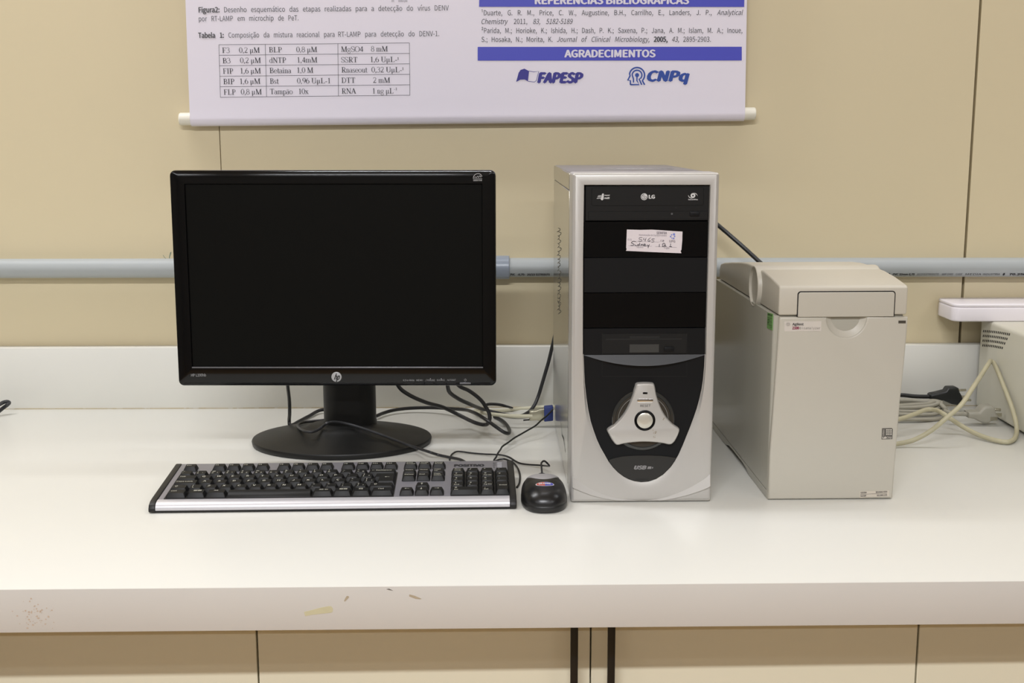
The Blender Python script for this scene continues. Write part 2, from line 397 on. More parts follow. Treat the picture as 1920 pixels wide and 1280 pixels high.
E0 = 6.857
def ez(pts): return FE.pxs([(540+x/E0, 1100+y/E0) for x, y in pts])
b = MB(); b.prism(FE, ez([(208, 320), (300, 298), (420, 265), (520, 247), (556, 248), (577, 275), (576, 312), (560, 328), (480, 338), (310, 357), (222, 374), (213, 350)][::-1]), 0.0, 0.00025)
b.build('tape_strip', M_tape, ct, label='long yellowed strip of old tape on the edge')
b = MB(); b.prism(FE, ez([(720, 180), (738, 140), (755, 115), (778, 116), (785, 130), (760, 160), (730, 187)][::-1]), 0.0, 0.0003)
b.build('tape_scrap', M_tape2, ct, label='small brown scrap of tape on the edge')
b = MB(); b.prism(FE, ez([(1560, 95), (1630, 113), (1716, 150), (1700, 157), (1640, 150), (1558, 120)][::-1]), 0.0, 0.0003)
b.build('tape_scrap', M_tape2, ct, label='thin brown scrap of tape on the edge')
b = MB(); b.prism(FE, ez([(1265, 27), (1300, 22), (1350, 46), (1310, 40)][::-1]), 0.0, 0.0003)
b.build('edge_chip', mat('dark_chip', (110, 104, 98), 0.8), ct, label='dark chip on the top edge')
b = MB(); rr = random.Random(8)
for k in range(60):
    x, y = 68+rr.gauss(0, 17), 1155+rr.gauss(0, 12)
    if not 1112 < y < 1178: continue
    a0, b0 = FE.px(x, y); s = rr.uniform(.0003, .0012); t = rr.uniform(0, 3)
    b.flat(FE, [(a0+s*cos(t+q)*rr.uniform(.5, 1.6), b0+s*sin(t+q)) for q in (0, 1.5, 3, 4.6)], 0.0002)
o = b.build('stain', mat('tan_stain', (196, 176, 156), 0.8), ct, label='patch of small brown stains on the edge'); o['kind'] = 'stuff'

# ------------------------------------------------------------------ base cabinets
YD = 1.298; DW = wallframe(YD)
s1 = at(482, 1210, Y=YD).x; s2 = at(1107.5, 1210, Y=YD).x; s3 = at(1721, 1205, Y=YD).x
def cabinet(x0, x1, cuts, label, handles):
    t = thing('base_cabinet', label, 'cabinet', ((x0+x1)/2, 1.66, -0.9), 'cabinets under the bench')
    b = MB(); b.box(wallframe(YD+0.02), x0, x1, -0.80, -0.049, -0.70, 0); b.build('carcass', M_door, t)
    b = MB(); b.box(wallframe(YD+0.06), x0, x1, -0.9, -0.8, -0.64, 0); b.build('plinth', M_black, t)
    xs = [x0]+cuts+[x1]
    for k in range(len(xs)-1):
        b = MB(); b.box(DW, xs[k]+0.0009, xs[k+1]-0.0009, -0.795, -0.051, -0.018, 0)
        d = b.build('door', M_door, t, bevel=0.0006, seg=1)
        for hx in handles:
            if xs[k] < hx < xs[k+1]:
                b = MB(); P = []
                for y, z in ((YD, -.058), (YD-.012, -.058), (YD-.022, -.0595), (YD-.028, -.066), (YD-.030, -.076), (YD-.030, -.20), (YD-.028, -.21), (YD-.022, -.2165), (YD-.012, -.218), (YD, -.218)):
                    P.append((y, z))
                loops = []
                for i, (y, z) in enumerate(P):
                    q = P[min(i+1, len(P)-1)]; p = P[max(i-1, 0)]; dy, dz = q[0]-p[0], q[1]-p[1]; l = sqrt(dy*dy+dz*dz)
                    ny, nz = -dz/l*0.003, dy/l*0.003
                    loops.append([Vector((hx-.0043, y+ny, z+nz)), Vector((hx+.0043, y+ny, z+nz)), Vector((hx+.0043, y-ny, z-nz)), Vector((hx-.0043, y-ny, z-nz))])
                b.loft(loops); b.build('handle', mat('black_handle', (16, 16, 17), 0.28), d, bevel=0.0012, seg=2)
hl = at(1076.5, 1230, Y=YD-.03).x; hr = at(1146, 1230, Y=YD-.03).x
cabinet(s1+.0002, s3-.0002, [s2], 'beige double-door base cabinet with two black bar handles in the middle of the bench', [hl, hr])
cabinet(s1-.755, s1-.0002, [s1-.3775], 'beige base cabinet left of the seam below the keyboard', [s1-.415, s1-.34])
cabinet(s3+.0002, s3+.755, [s3+.3775], 'beige base cabinet at the far right end of the bench', [s3+.34, s3+.415])

# ------------------------------------------------------------------ conduit on the wall
M_pvc = mat('grey_pvc', (166, 171, 172), 0.5, bump=0.02, bscale=120, noise=0.03, nscale=15)
M_pvc2 = mat('grey_coupling', (138, 147, 160), 0.3, noise=0.03, nscale=15)
M_ink = mat('black_ink', (38, 38, 40), 0.7)
YP = 2.0335; RP = 0.0166
pl0, pl1 = at(-120, 507.5, Y=YP), at(324, 507.3, Y=YP); pl0 = pl1+(pl0-pl1)*6.5
jn = at(925, 501.2, Y=YP); pr1 = at(2060, 500.6, Y=YP); pr1 = jn+(pr1-jn)*3.0
pipe = thing('conduit_pipe', 'grey plastic conduit pipe running along the wall behind the monitor', 'pipe', jn)
def straight(a, c, r, name, M, cham=0.0):
    b = MB(); d = (c-a).normalized(); F = Fr(a, d.cross(Vector((0, 0, 1))).normalized(), Vector((0, 0, 1)))
    F.n = d; F.u = Vector((0, 1, 0)); F.v = Vector((0, 0, 1)); L = (c-a).length
    b.lathe(F, [(r-cham, 0), (r, cham), (r, L-cham), (r-cham, L)] if cham else [(r, 0), (r, L)], n=32)
    return b.build(name, M, pipe)
straight(pl0, jn+Vector((-.006, 0, 0)), RP, 'pipe_length', M_pvc); straight(jn, pr1, RP*0.99, 'pipe_length', M_pvc)
e1 = at(955.3, 501, Y=YP)
straight(e1-Vector((.075, 0, 0)), e1, 0.0202, 'coupling', M_pvc2, 0.0012)
th = radians(37); dp = (pr1-jn).normalized()
PT = Fr(jn+Vector((0, -cos(th), -sin(th)))*(RP*0.99), dp, Vector((0, -sin(th), cos(th))))
b = MB()
def ptext(s, x0, x1, bold=0.02):
    V, Fc = glyphs(s, bold); a0 = PT.px(x0, 514)[0]; a1 = PT.px(x1, 514)[0]; put(b, PT, V, Fc, (a0, -0.0032), (a1, -0.0032), 0.0045, 0.0003)
ptext('PVC', 957, 966); ptext('-0,75-', 970, 985); ptext('20/23', 988, 1003); ptext('ELETRODUTO', 1005, 1031)
b.build('pipe_lettering', M_ink, pipe, label='black factory lettering beside the coupling'); b = MB(); ptext('\u25cf', 1665, 1669); ptext('PVC 32mm 0,75', 1674, 1715); ptext('20/23 ELETRODUTO', 1719, 1760, 0.0); ptext('NBR 15465', 1766, 1787, 0.0); ptext('CLASSE', 1792, 1804, -0.01); ptext('MEDIA', 1810, 1840, -0.012); ptext('INDUSTRIA', 1843, 1875, -0.01); ptext('\u25cf', 1880, 1884); ptext('70.250', 1892, 1924)
b.build('pipe_lettering', M_ink, pipe, label='black factory lettering at the right')

# ------------------------------------------------------------------ poster
YB = 2.0255; PF = wallframe(YB)
M_vinyl = mat('poster_vinyl', (232, 227, 239), 0.33, bump=0.012, bscale=60)
M_cap = mat('ivory_cap', (232, 228, 214), 0.45)
M_blue = mat('poster_blue', (72, 76, 190), 0.4); M_navy = mat('poster_navy', (52, 48, 140), 0.4); M_cblue = mat('poster_mid_blue', (40, 74, 160), 0.4)
M_grey = mat('poster_text_grey', (84, 84, 88), 0.5); M_dark = mat('poster_text_dark', (54, 54, 58), 0.5); M_tb = mat('poster_table_black', (50, 50, 56), 0.5)
M_pw = mat('poster_white_letters', (226, 222, 236), 0.4)
rc0, rc1 = at(337, 223.2, Y=2.037), at(1416, 213, Y=2.037)
po = thing('poster', 'white scientific poster with text, table and blue headings hanging on the wall', 'poster', ((rc0.x+rc1.x)/2, 2.037, rc0.z))
dr = (rc1-rc0).normalized(); TL = PF.px(347.5, 0); BL = PF.px(356, 225); TR = PF.px(1400.5, 0); BR = PF.px(1397, 214)
def edge(P0, P1, z): t = (z-P1[1])/(P0[1]-P1[1]); return P1[0]+(P0[0]-P1[0])*t
loops = []
for s in range(41):
    s /= 40
    zc = (rc0+(rc1-rc0)*((edge(TL, BL, .5)*(1-s)+edge(TR, BR, .5)*s-rc0.x)/(rc1.x-rc0.x))).z
    prof = []
    for z in (1.05, 0.9, 0.8, 0.75, 0.7, .66, .62, .58, .55, .535, .530, zc+.0185): prof.append((YB+0.0002, z))
    R = 0.0122
    for k in range(0, 15):
        a = radians(170+k*15)
        prof.append((2.0375+R*cos(a)*0.98, zc+R*sin(a)))
    prof.append((2.0375+R*.9, zc+.012)); prof.append((YB+.0014, .532)); prof.append((YB+.0010, .70)); prof.append((YB+.0010, 1.05))
    loops.append([Vector((edge(TL, BL, z)*(1-s)+edge(TR, BR, z)*s, y, z)) for y, z in prof])
b = MB(); b.loft(loops); b.build('poster_sheet', M_vinyl, po, angle=50)
b = MB(); b.tube([rc0+dr*.012, rc1-dr*.012], 0.0096, 24, 1); b.build('bottom_rod', M_cap, po)
for a, c in ((rc0, rc0+dr*.019), (rc1, rc1-dr*.019)):
    b = MB(); d = (c-a).normalized(); F = Fr(a, (1, 0, 0), (0, 1, 0)); F.n = d; F.u = Vector((0, 1, 0)); F.v = Vector((0, 0, 1))
    b.lathe(F, [(.0092, 0), (.0104, .0016), (.0106, .0195)], n=28); b.build('end_cap', M_cap, po)
# printed matter
Z1 = 3.4286
def l1(x, y): return (320+x/Z1, y/Z1)
Z2 = 3.3103
def l2(x, y): return (860+x/Z2, y/Z2)
b = MB()
ww = [('Figura2', .018, 0)]+[(w_, 0, 0) for w_ in ': Desenho esquem\u00e1tico das etapas realizadas para a detec\u00e7\u00e3o do v\u00edrus DENV'.split()]
ww = [('Figura2:', .018, 0)]+ww[2:]
line_of_words(b, PF, ww, l1(180, 80), l1(1788, 67), 9.6)
line_of_words(b, PF, [(w_, 0, 0) for w_ in 'por RT-LAMP em microchip de PeT.'.split()], l1(182, 137), l1(822, 131), 9.6)
line_of_words(b, PF, [('Tabela', .018, 0), ('1:', .018, 0)]+[(w_, 0, 0) for w_ in 'Composi\u00e7\u00e3o da mistura reacional para'.split()], l1(178, 244), l1(1054, 237), 9.6)
line_of_words(b, PF, [(w_, 0, 0) for w_ in 'RT-LAMP para detec\u00e7\u00e3o do DENV-1.'.split()], l1(1078, 237), l1(1726, 232), 9.6)
line_of_words(b, PF, [('(D)', 0, 0), ('Detec\u00e7\u00e3o', 0, 0)], l1(1420, 12), l1(1522, 11), 3.6)
b.build('figure_caption', M_grey, po, label='grey Portuguese caption text')
b = MB()
def tab(x, y): return PF.px(*l1(x, y))
lw = .0006
for k in range(6):
    ly = 288+67.4*k; ry = 276+67.2*k; lx = 310+2*k; rx = 1535+.6*k
    b.ribbon(PF, [tab(lx, ly), tab(rx, ry)], lw, .0004)
for t0, t1 in ((310, 320), (608, 617), (1075, 1079), (1535, 1538)):
    f0 = (t0-310)/1225; b.ribbon(PF, [tab(t0, 288-12*f0), tab(t1, 625-13*f0)], lw, .0004)
for s, x0, x1, y in (('F3', 332, 380, 340), ('0,2 \u00b5M', 440, 573, 339), ('B3', 335, 385, 407), ('0,2 \u00b5M', 447, 580, 405), ('FIP', 337, 402, 474), ('1,6 \u00b5M', 450, 580, 472), ('BIP', 340, 410, 541), ('1,6 \u00b5M', 447, 577, 539), ('FLP', 342, 418, 609), ('0,8 \u00b5M', 452, 586, 607),
    ('BLP', 633, 715, 337), ('0,8 \u00b5M', 808, 942, 335), ('dNTP', 635, 742, 404), ('1,4mM', 816, 943, 402), ('Betaina', 637, 775, 470), ('1,0 M', 815, 917, 468), ('Bst', 639, 696, 538), ('0,96 U\u00b5L-1', 813, 1026, 536), ('Tamp\u00e3o', 640, 785, 605), ('10x', 825, 887, 604),
    ('MgSO4', 1096, 1238, 333), ('8 mM', 1288, 1396, 331), ('SSRT', 1097, 1200, 401), ('1,6 U\u00b5L-', 1286, 1455, 399), ('Rnaseout', 1099, 1266, 466), ('0,32 U\u00b5L-', 1291, 1486, 465), ('DTT', 1099, 1186, 533), ('2 mM', 1302, 1411, 532), ('RNA', 1100, 1193, 602), ('1 ng \u00b5L', 1300, 1432, 601)):
    serif(b, PF, s, l1(x0, y), l1(x1, y-.4), 10.0)
for s, x0, x1, y in (('1', 1457, 1467, 385), ('1', 1488, 1498, 450), ('-1', 1436, 1455, 580)):
    serif(b, PF, s, l1(x0, y), l1(x1, y), 5.0)
b.build('reagent_table', M_tb, po, label='printed table of reagents and amounts')
for nm, (q0, q1, q2, q3), body, t0, t1 in (('heading_band', ((127, 42), (1772, 43), (1774, -38), (128, -36)), 'REFER\u00caNCIAS BIBLIOGR\u00c1FICAS', (472, 25), (1430, 24)), ('heading_band', ((118, 376), (1757, 375), (1757, 290), (118, 291)), 'AGRADECIMENTOS', (655, 355), (1222, 354))):
    b = MB(); b.flat(PF, [PF.px(*l2(*q)) for q in (q0, q1, q2, q3)], .0003); h = b.build(nm, M_blue, po, label='blue heading band with white capitals')
    b = MB(); text(b, PF, body, l2(*t0), l2(*t1), 13.4, .0006, bold=.022); b.build('heading_letters', M_pw, h)
b = MB()
I = .25
line_of_words(b, PF, [('\u00b9Duarte,', 0, 0)]+[(w_, 0, 0) for w_ in 'G. R. M., Price, C. W., Augustine, B.H., Carrilho, E., Landers, J. P.,'.split()]+[('Analytical', 0, I)], l2(142, 95), l2(1765, 93), 9.4)
line_of_words(b, PF, [('Chemistry', 0, I), ('2011,', 0, 0), ('83,', 0, I), ('5182-5189', 0, I)], l2(142, 149), l2(708, 148), 9.4)
line_of_words(b, PF, [('\u00b2Parida,', 0, 0)]+[(w_, 0, 0) for w_ in 'M.; Horioke, K.; Ishida, H.; Dash, P. K.; Saxena, P.; Jana, A. M.; Islam, M. A.; Inoue,'.split()], l2(142, 205), l2(1760, 204), 9.4)
line_of_words(b, PF, [(w_, 0, 0) for w_ in 'S.; Hosaka, N.; Morita, K.'.split()]+[(w_, 0, I) for w_ in 'Journal of Clinical Microbiology,'.split()]+[('2005,', .018, 0), ('43,', 0, I), ('2895-2903.', 0, 0)], l2(142, 260), l2(1565, 259), 9.4)
b.build('reference_text', M_dark, po, label='black reference list')
b = MB(); g = lambda *p: [PF.px(*l2(x, y)) for x, y in p]
text(b, PF, 'FAPESP', l2(487, 513), l2(774, 513), 18.4, .0004, bold=.036, shear=.22)
b.flat(PF, g((357, 508), (372, 452), (384, 434), (408, 426), (437, 441), (430, 504), (410, 493), (383, 494)), .0004)
pg = g((437, 441), (466, 446), (497, 443), (482, 500), (470, 509), (430, 504)); b.ribbon(PF, pg, .0008, .0004)
b.build('sponsor_logo', M_navy, po, label='navy sponsor logo with open book')
b = MB()
text(b, PF, 'CNPq', l2(1168, 503), l2(1433, 503), 18.8, .0004, bold=.03, shear=.2)
cx, cy = 1107, 466
def arc(r, a0, a1, n=20): return [l2(cx+r*cos(radians(a0+(a1-a0)*k/n)), cy-r*sin(radians(a0+(a1-a0)*k/n))) for k in range(n+1)]
for path, wd in (([l2(1066, 526), l2(1066, 500), l2(1050, 497), l2(1064, 470)]+arc(47, 170, -40)+[l2(1140, 500), l2(1154, 526)], .0024), ([l2(1085, 512), l2(1085, 490)]+arc(30, 180, -40)+[l2(1120, 490), l2(1136, 526)], .0022), ([l2(1066, 525), l2(1120, 525), l2(1106, 500), l2(1107, 468)], .0022)):
    b.ribbon(PF, PF.pxs(path), wd, .0004)
c0, c1 = PF.px(*l2(cx, cy)); b.flat(PF, circ(c0, c1, .0034, n=16), .0005)
b.build('sponsor_logo', M_cblue, po, label='blue sponsor logo with head in profile')
# ------------------------------------------------------------------ monitor
a_, t_, r_ = radians(-0.35), radians(1.0), radians(-0.12)
MU = Vector((cos(a_)*cos(r_), sin(a_)*cos(r_), sin(r_))); MN = Vector((sin(a_)*cos(t_), -cos(a_)*cos(t_), sin(t_)))
MF = Fr((-0.23822, 1.63507, 0.27214), MU, MN.cross(MU))
M_gloss = mat('glossy_black_bezel', (8, 8, 9), 0.10, spec=0.35)
M_screen = mat('matte_dark_screen', (13, 13, 11), 0.5, spec=0.08)
M_shell = mat('satin_black_shell', (24, 24, 23), 0.42, spec=.35, bump=0.04, bscale=800)
M_lip = mat('grey_lip', (120, 120, 124), 0.25, metal=0.6)
M_logo = mat('logo_silver', (172, 172, 172), 0.4); M_print = mat('faint_print', (150, 150, 150), 0.6)
mo = thing('monitor', 'black wide computer monitor with dark screen on an oval foot', 'monitor', (-0.2565, 1.79, 0))
hw, hh = 0.2225, 0.1494
out = rrect(-hw, hw, -hh, hh, 0.0075, 5)
scr = MF.pxs([(347, 344.3), (905, 344.3), (905, 689.5), (358, 690.5)])
sa0 = (scr[0][0]+scr[3][0])/2; sa1 = (scr[1][0]+scr[2][0])/2; sb0 = (scr[2][1]+scr[3][1])/2; sb1 = (scr[0][1]+scr[1][1])/2
hole = [(sa0, sb0), (sa1, sb0), (sa1, sb1), (sa0, sb1)]
b = MB(); N = poly_normals(out); ins = lambda d: [(x-nx*d, y-ny*d) for (x, y), (nx, ny) in zip(out, N)]
b.plate(MF, ins(.0022), [hole], None, 0)
b.loft([[MF.P(x, y, 0) for x, y in ins(.0022)], [MF.P(x, y, -.0006) for x, y in ins(.0007)], [MF.P(x, y, -.0022) for x, y in out], [MF.P(x, y, -.022) for x, y in out]], caps=(False, False))
b.loft([[MF.P(x, y, 0) for x, y in hole], [MF.P(x, y, -.0030) for x, y in [(x+(.0012 if x > 0 else -.0012)*-1, y-(.0012 if y > 0 else -.0012)) for x, y in hole]]], caps=(False, False))
b.build('bezel', M_gloss, mo)
b = MB(); b.box(MF, sa0, sa1, sb0, sb1, -.006, -.0025); b.build('screen', M_screen, mo)
b = MB(); b.box(MF, sa0, sa1, sb0-.0002, sb0+.0018, -.003, -.0001); b.build('screen_lip', M_lip, mo, bevel=.0004, label='grey lip below the screen')
b = MB()
b.loft([[MF.P(x, y, -.0215) for x, y in ins(.0015)], [MF.P(x*.98, y*.97, -.035) for x, y in out], [MF.P(x*.80, y*.74+.005, -.052) for x, y in out], [MF.P(x*.72, y*.66+.005, -.056) for x, y in out]])
b.build('back_shell', M_shell, mo, angle=25)
b = MB(); b.box(MF, -.07, .035, -.10, .05, -.115, -.05); b.build('hinge_block', M_shell, mo, bevel=.006, seg=3)
# bottom ridge with buttons
b = MB(); b.box(MF, -hw+.008, hw-.008, -hh+.0030, -hh+.0042, -.001, .0006); b.build('chin_ridge', M_gloss, mo, bevel=.0004)
for x0, x1, M in ((757, 775, M_shell), (777, 795, M_shell), (797, 812, M_shell), (817, 834, M_shell), (838, 855, M_shell), (862, 883, M_lip)):
    p0 = MF.px(x0, 717.5); p1 = MF.px(x1, 717.5)
    b = MB(); b.box(MF, p0[0], p1[0], -hh+.0024, -hh+.0048, -.001, .0013); b.build('button', M, mo, bevel=.0004)
b = MB()
for s, x0, x1, y in (('4:3 in Wide', 755.5, 777, 714.3), ('MENU', 781, 792.5, 714.2), ('/', 798, 800, 714.2), ('TENGINE', 800.5, 815.5, 714.2), ('SOURCE', 819, 834, 714.0), ('AUTOSET', 838.5, 855, 713.8)):
    text(b, MF, s, (x0, y), (x1, y-.05), 3.4, .0003)
for x in (806.5, 827): b.prism(MF, MF.pxs([(x-1, 710), (x+1.2, 708.6), (x+1.2, 711)]), .0002, .0003)
b.ribbon(MF, [MF.px(872.5+2*cos(radians(k)), 712-2*sin(radians(k))) for k in range(110, 431, 20)], .0004, .0003)
b.ribbon(MF, MF.pxs([(872.5, 709.5), (872.5, 712)]), .0004, .0003)
b.build('button_lettering', M_print, mo, label='pale lettering above the buttons'); b = MB(); text(b, MF, 'HP L190hb', (358.5, 705.6), (386.5, 705.2), 5.0, .0003, bold=.008)
b.build('model_lettering', M_print, mo, label='pale model lettering at the lower left')
q = MF.px(631, 706.3); b = MB(); b.lathe(Fr(MF.P(q[0], q[1]), MF.u, MF.v), [(.0071, 0), (.0071, .0005), (.0066, .0008)], n=36)
lg = b.build('logo_badge', M_logo, mo, label='round silver badge')
b = MB()
for pts in ([(627.2, 711), (631.0, 699.6)], [(628.2, 707.6), (629.6, 704.6), (631.2, 704.2), (631.8, 705.4), (630.2, 711)], [(630.8, 715.4), (634.4, 704.2)], [(634.2, 704.6), (636.4, 704.2), (636.8, 705.6), (635.2, 710.2), (634.0, 711), (632.4, 710.6)]):
    b.ribbon(MF, smooth2(MF.pxs(pts), 5) if len(pts) > 2 else MF.pxs(pts), .0011, .0011)
b.build('badge_letters', M_gloss, lg)
b = MB()
b.ribbon(MF, smooth2(MF.pxs([(887, 334), (890, 328), (895, 325.3), (900, 326), (904, 330.5)]), 5), [.0008]*21, .0003)
b.ribbon(MF, smooth2(MF.pxs([(889, 333), (892, 331.5), (893, 333), (896, 330), (897, 333), (900, 329), (901, 332), (903, 331)]), 4), [.0006]*29, .0003)
b.ribbon(MF, MF.pxs([(887, 335.3), (904, 335.0)]), .0006, .0003); text(b, MF, 'ENERGY STAR', (887.5, 339.4), (904, 339.2), 2.4, .0003, bold=.02)
b.build('efficiency_mark', M_logo, mo, label='small white efficiency mark in the top right corner')
# stand
BC = Vector((-0.2565, 1.7915, 0))
b = MB(); b.lathe(Fr(BC, (1, 0, 0), (0, 1, 0)), [(.1352, 0), (.1375, .0015), (.1385, .0065), (.1372, .0088), (.134, .0096), (.115, .0125), (.09, .017), (.07, .0215), (.055, .0255), (.048, .029)], n=72, sy=.787)
b.build('foot', M_shell, mo, angle=45)
n0 = at(602.5, 770, Y=1.78); n1 = at(701.5, 770, Y=1.78); nc = (n0.x+n1.x)/2; nw = (n1.x-n0.x)/2
b = MB(); ol = rrect(-nw, nw, -.028, .028, .0275, 10)
NF = Fr((nc, 1.806, 0), (1, 0, 0), (0, 1, 0))
b.loft([[NF.P(x*s, y*s, z) for x, y in ol] for z, s in ((.02, 1.06), (.030, 1.02), (.036, 1.0), (.30, 1.0))]); b.build('neck', M_shell, mo, angle=50)

# ------------------------------------------------------------------ computer tower
M_silver = mat('silver_paint', (194, 191, 186), 0.36, metal=0.35, spec=0.5, noise=0.015, nscale=30)
M_steel = mat('grey_steel_side', (176, 174, 166), 0.16, metal=0.85, bump=0.006, bscale=35)
M_steel2 = mat('grey_steel_top', (150, 146, 142), 0.42, metal=0.5)
M_pblack = mat('panel_black', (15, 16, 18), 0.45, spec=.22); M_pgloss = mat('panel_gloss_black', (8, 8, 9), 0.22, spec=.2)
M_drive = mat('drive_black', (23, 23, 23), 0.5, spec=.25, bump=0.05, bscale=900); M_dk = mat('slot_black', (6, 6, 6), 0.6)
M_chrome = mat('chrome', (225, 225, 225), 0.12, metal=1.0)
M_lt = mat('light_print', (205, 205, 205), 0.5)
TW, TD, TH_ = 0.1817, 0.4509, 0.4218; ta = 0.0112
TF = Fr((0.0807, 1.4763, 0), (cos(ta), sin(ta), 0), (0, 0, 1))
tw = thing('computer_tower', 'silver desktop computer tower with black front panel between the monitor and the beige instrument', 'computer', TF.P(TW/2, 0, -TD/2))
TY = 0.0045
b = MB(); b.box(TF, .0012, TW-.0012, TY, TH_-.0012, -TD, -.056); b.build('case_shell', M_steel2, tw, bevel=.002, seg=2)
TS = Fr(TF.P(0, 0, 0), -TF.n, (0, 0, 1))                    # left side: a runs back, c points inward
b = MB(); b.box(TS, .058, TD-.004, TY+.004, TH_-.0245, -.0004, 0.002); b.build('side_panel', M_steel, tw, bevel=.0006, seg=1, label='reflective grey steel side panel')
b = MB(); b.box(TS, .058, TD-.002, TH_-.0235, TH_-.002, -.0004, 0.002); b.build('top_cover_flange', M_steel, tw, bevel=.0008, seg=1)
RS = Fr(TF.P(TW, 0, 0), TF.n, (0, 0, 1))
b = MB(); b.box(RS, -TD+.004, -.058, TY+.004, TH_-.0245, -.0004, 0.002); b.build('side_panel', M_steel, tw, bevel=.0006, seg=1, label='reflective grey steel side panel')
b = MB(); b.ribbon(TS, smooth2([TS.px(x, y) for x, y in ((1052, 790), (1053, 800), (1054, 812), (1057, 822), (1059.5, 836), (1061, 848))], 4), .0018, -.0008); b.ribbon(TS, smooth2([TS.px(x, y) for x, y in ((1054.5, 795), (1055, 812), (1058.5, 826), (1060.5, 846))], 4), .0014, -.0008)
b.build('scratch_mark', M_ink, tw, label='thin dark scratch low on the left side'); b = MB(); rr = random.Random(2)
for k in range(22):
    y = 427+k*7.3; x = 1046.5+(k % 2)*2.0
    b.ribbon(TS, smooth2([TS.px(x+rr.uniform(-1, 1), y), TS.px(x+3.2+rr.uniform(-1, 1.6), y+3), TS.px(x-.5+rr.uniform(-1, 1), y+8)], 3), .0010, -.0008)
b.ribbon(TS, smooth2([TS.px(1047, 545), TS.px(1046, 562), TS.px(1049, 570), TS.px(1050.5, 586)], 3), .0018, -.0008)
b.build('marker_scrawl', mat('faded_marker', (92, 88, 74), .5), tw, label='black marker scrawl up the left side')
for fa in (.025, TW-.025):
    for fc in (-.07, -TD+.04):
        b = MB(); F = Fr(TF.P(fa, 0, fc), (1, 0, 0), (0, 1, 0)); b.lathe(F, [(.011, 0), (.012, .001), (.012, .006)], n=20); b.build('foot', M_black, tw)
# front bezel
T1 = 3.5556
def z1(x, y): return (1020+x/T1, 600+y/T1)
innL = [(1096, 347.2), (1094, 480), (1093.6, 616)]+[z1(*p) for p in ((262, 230), (266, 340), (270, 420), (281, 520), (293, 600), (310, 680), (329, 740), (351, 800), (376, 855), (402, 900), (430, 950), (461, 990), (495, 1024), (530, 1050), (565, 1068), (602, 1080), (650, 1087))]
innR = [z1(*p) for p in ((700, 1083), (750, 1066), (800, 1035), (850, 985), (878, 945), (903, 900), (930, 840), (955, 778), (980, 716), (1003, 655), (1025, 590), (1043, 525), (1057, 460), (1066, 400), (1074, 310), (1078, 230))]+[(1324, 616), (1327.5, 480), (1331.4, 347.2)]
inn = TF.pxs(innL+innR)
NI = poly_normals(inn)
def bev_w(y): return .0007 if y > .17 else .0007+.0095*min(1, (.17-y)/.13)**1.3
innO = [(x+nx*bev_w(y), y+ny*bev_w(y)) for (x, y), (nx, ny) in zip(inn, NI)]
outr = rrect(0, TW, .0008, TH_, .0035, 5); NO = poly_normals(outr); oi = lambda d: [(x-nx*d, y-ny*d) for (x, y), (nx, ny) in zip(outr, NO)]
b = MB(); b.plate(TF, oi(.004), [innO], None, 0)
b.loft([[TF.P(x, y, 0) for x, y in oi(.004)], [TF.P(x, y, -.0005) for x, y in oi(.0022)], [TF.P(x, y, -.0018) for x, y in oi(.0007)], [TF.P(x, y, -.004) for x, y in outr], [TF.P(x, y, -.057) for x, y in outr]], caps=(False, True))
b.loft([[TF.P(x, y, 0) for x, y in innO], [TF.P(x, y, -.0034) for x, y in inn], [TF.P(x, y, -.02) for x, y in inn]], caps=(False, False))
b.build('front_bezel', M_silver, tw, angle=38)
b = MB(); q = innL[5:]+innR[:-4]
b.ribbon(TF, [(x-nx*.0003, y-ny*.0003) for (x, y), (nx, ny) in list(zip(inn, NI))[3:-3]], 0.0006, -.0032); b.build('trim_line', M_silver, tw, label='thin bright line around the black panel')
# sculpted crescent at the foot of the bezel
tp = smooth2([z1(*p) for p in ((184, 1035), (240, 1080), (320, 1130), (450, 1178), (600, 1199), (750, 1194), (900, 1150), (1020, 1090), (1114, 1026))], 4)
bt = smooth2([z1(*p) for p in ((184, 1108), (240, 1133), (320, 1165), (450, 1195), (600, 1206), (750, 1204), (900, 1177), (1020, 1140), (1114, 1100))], 4)
tp = [(min(max(x, .0022), TW-.0022), y) for x, y in TF.pxs(tp)]; bt = [(min(max(x, .0022), TW-.0022), max(y, .0032)) for x, y in TF.pxs(bt)]
b = MB(); n = len(tp)
loops = [[TF.P(*tp[i], -.001), TF.P(*tp[i], .0002), TF.P(*bt[i], .0002+.25*abs(tp[i][1]-bt[i][1])), TF.P(bt[i][0], bt[i][1]-.0006, -.001)] for i in range(n)]
b.loft(loops); b.build('crescent_moulding', M_silver, tw)
# top recess
b = MB(); ZT = Fr((0, 0, TH_-.0012), (1, 0, 0), (0, 1, 0)); q = ZT.pxs([(1128, 317), (1264, 317), (1240, 312), (1150, 312)])
b.prism(ZT, q, -.0005, .0012); b.build('top_ridge', M_steel2, tw, bevel=.0005)
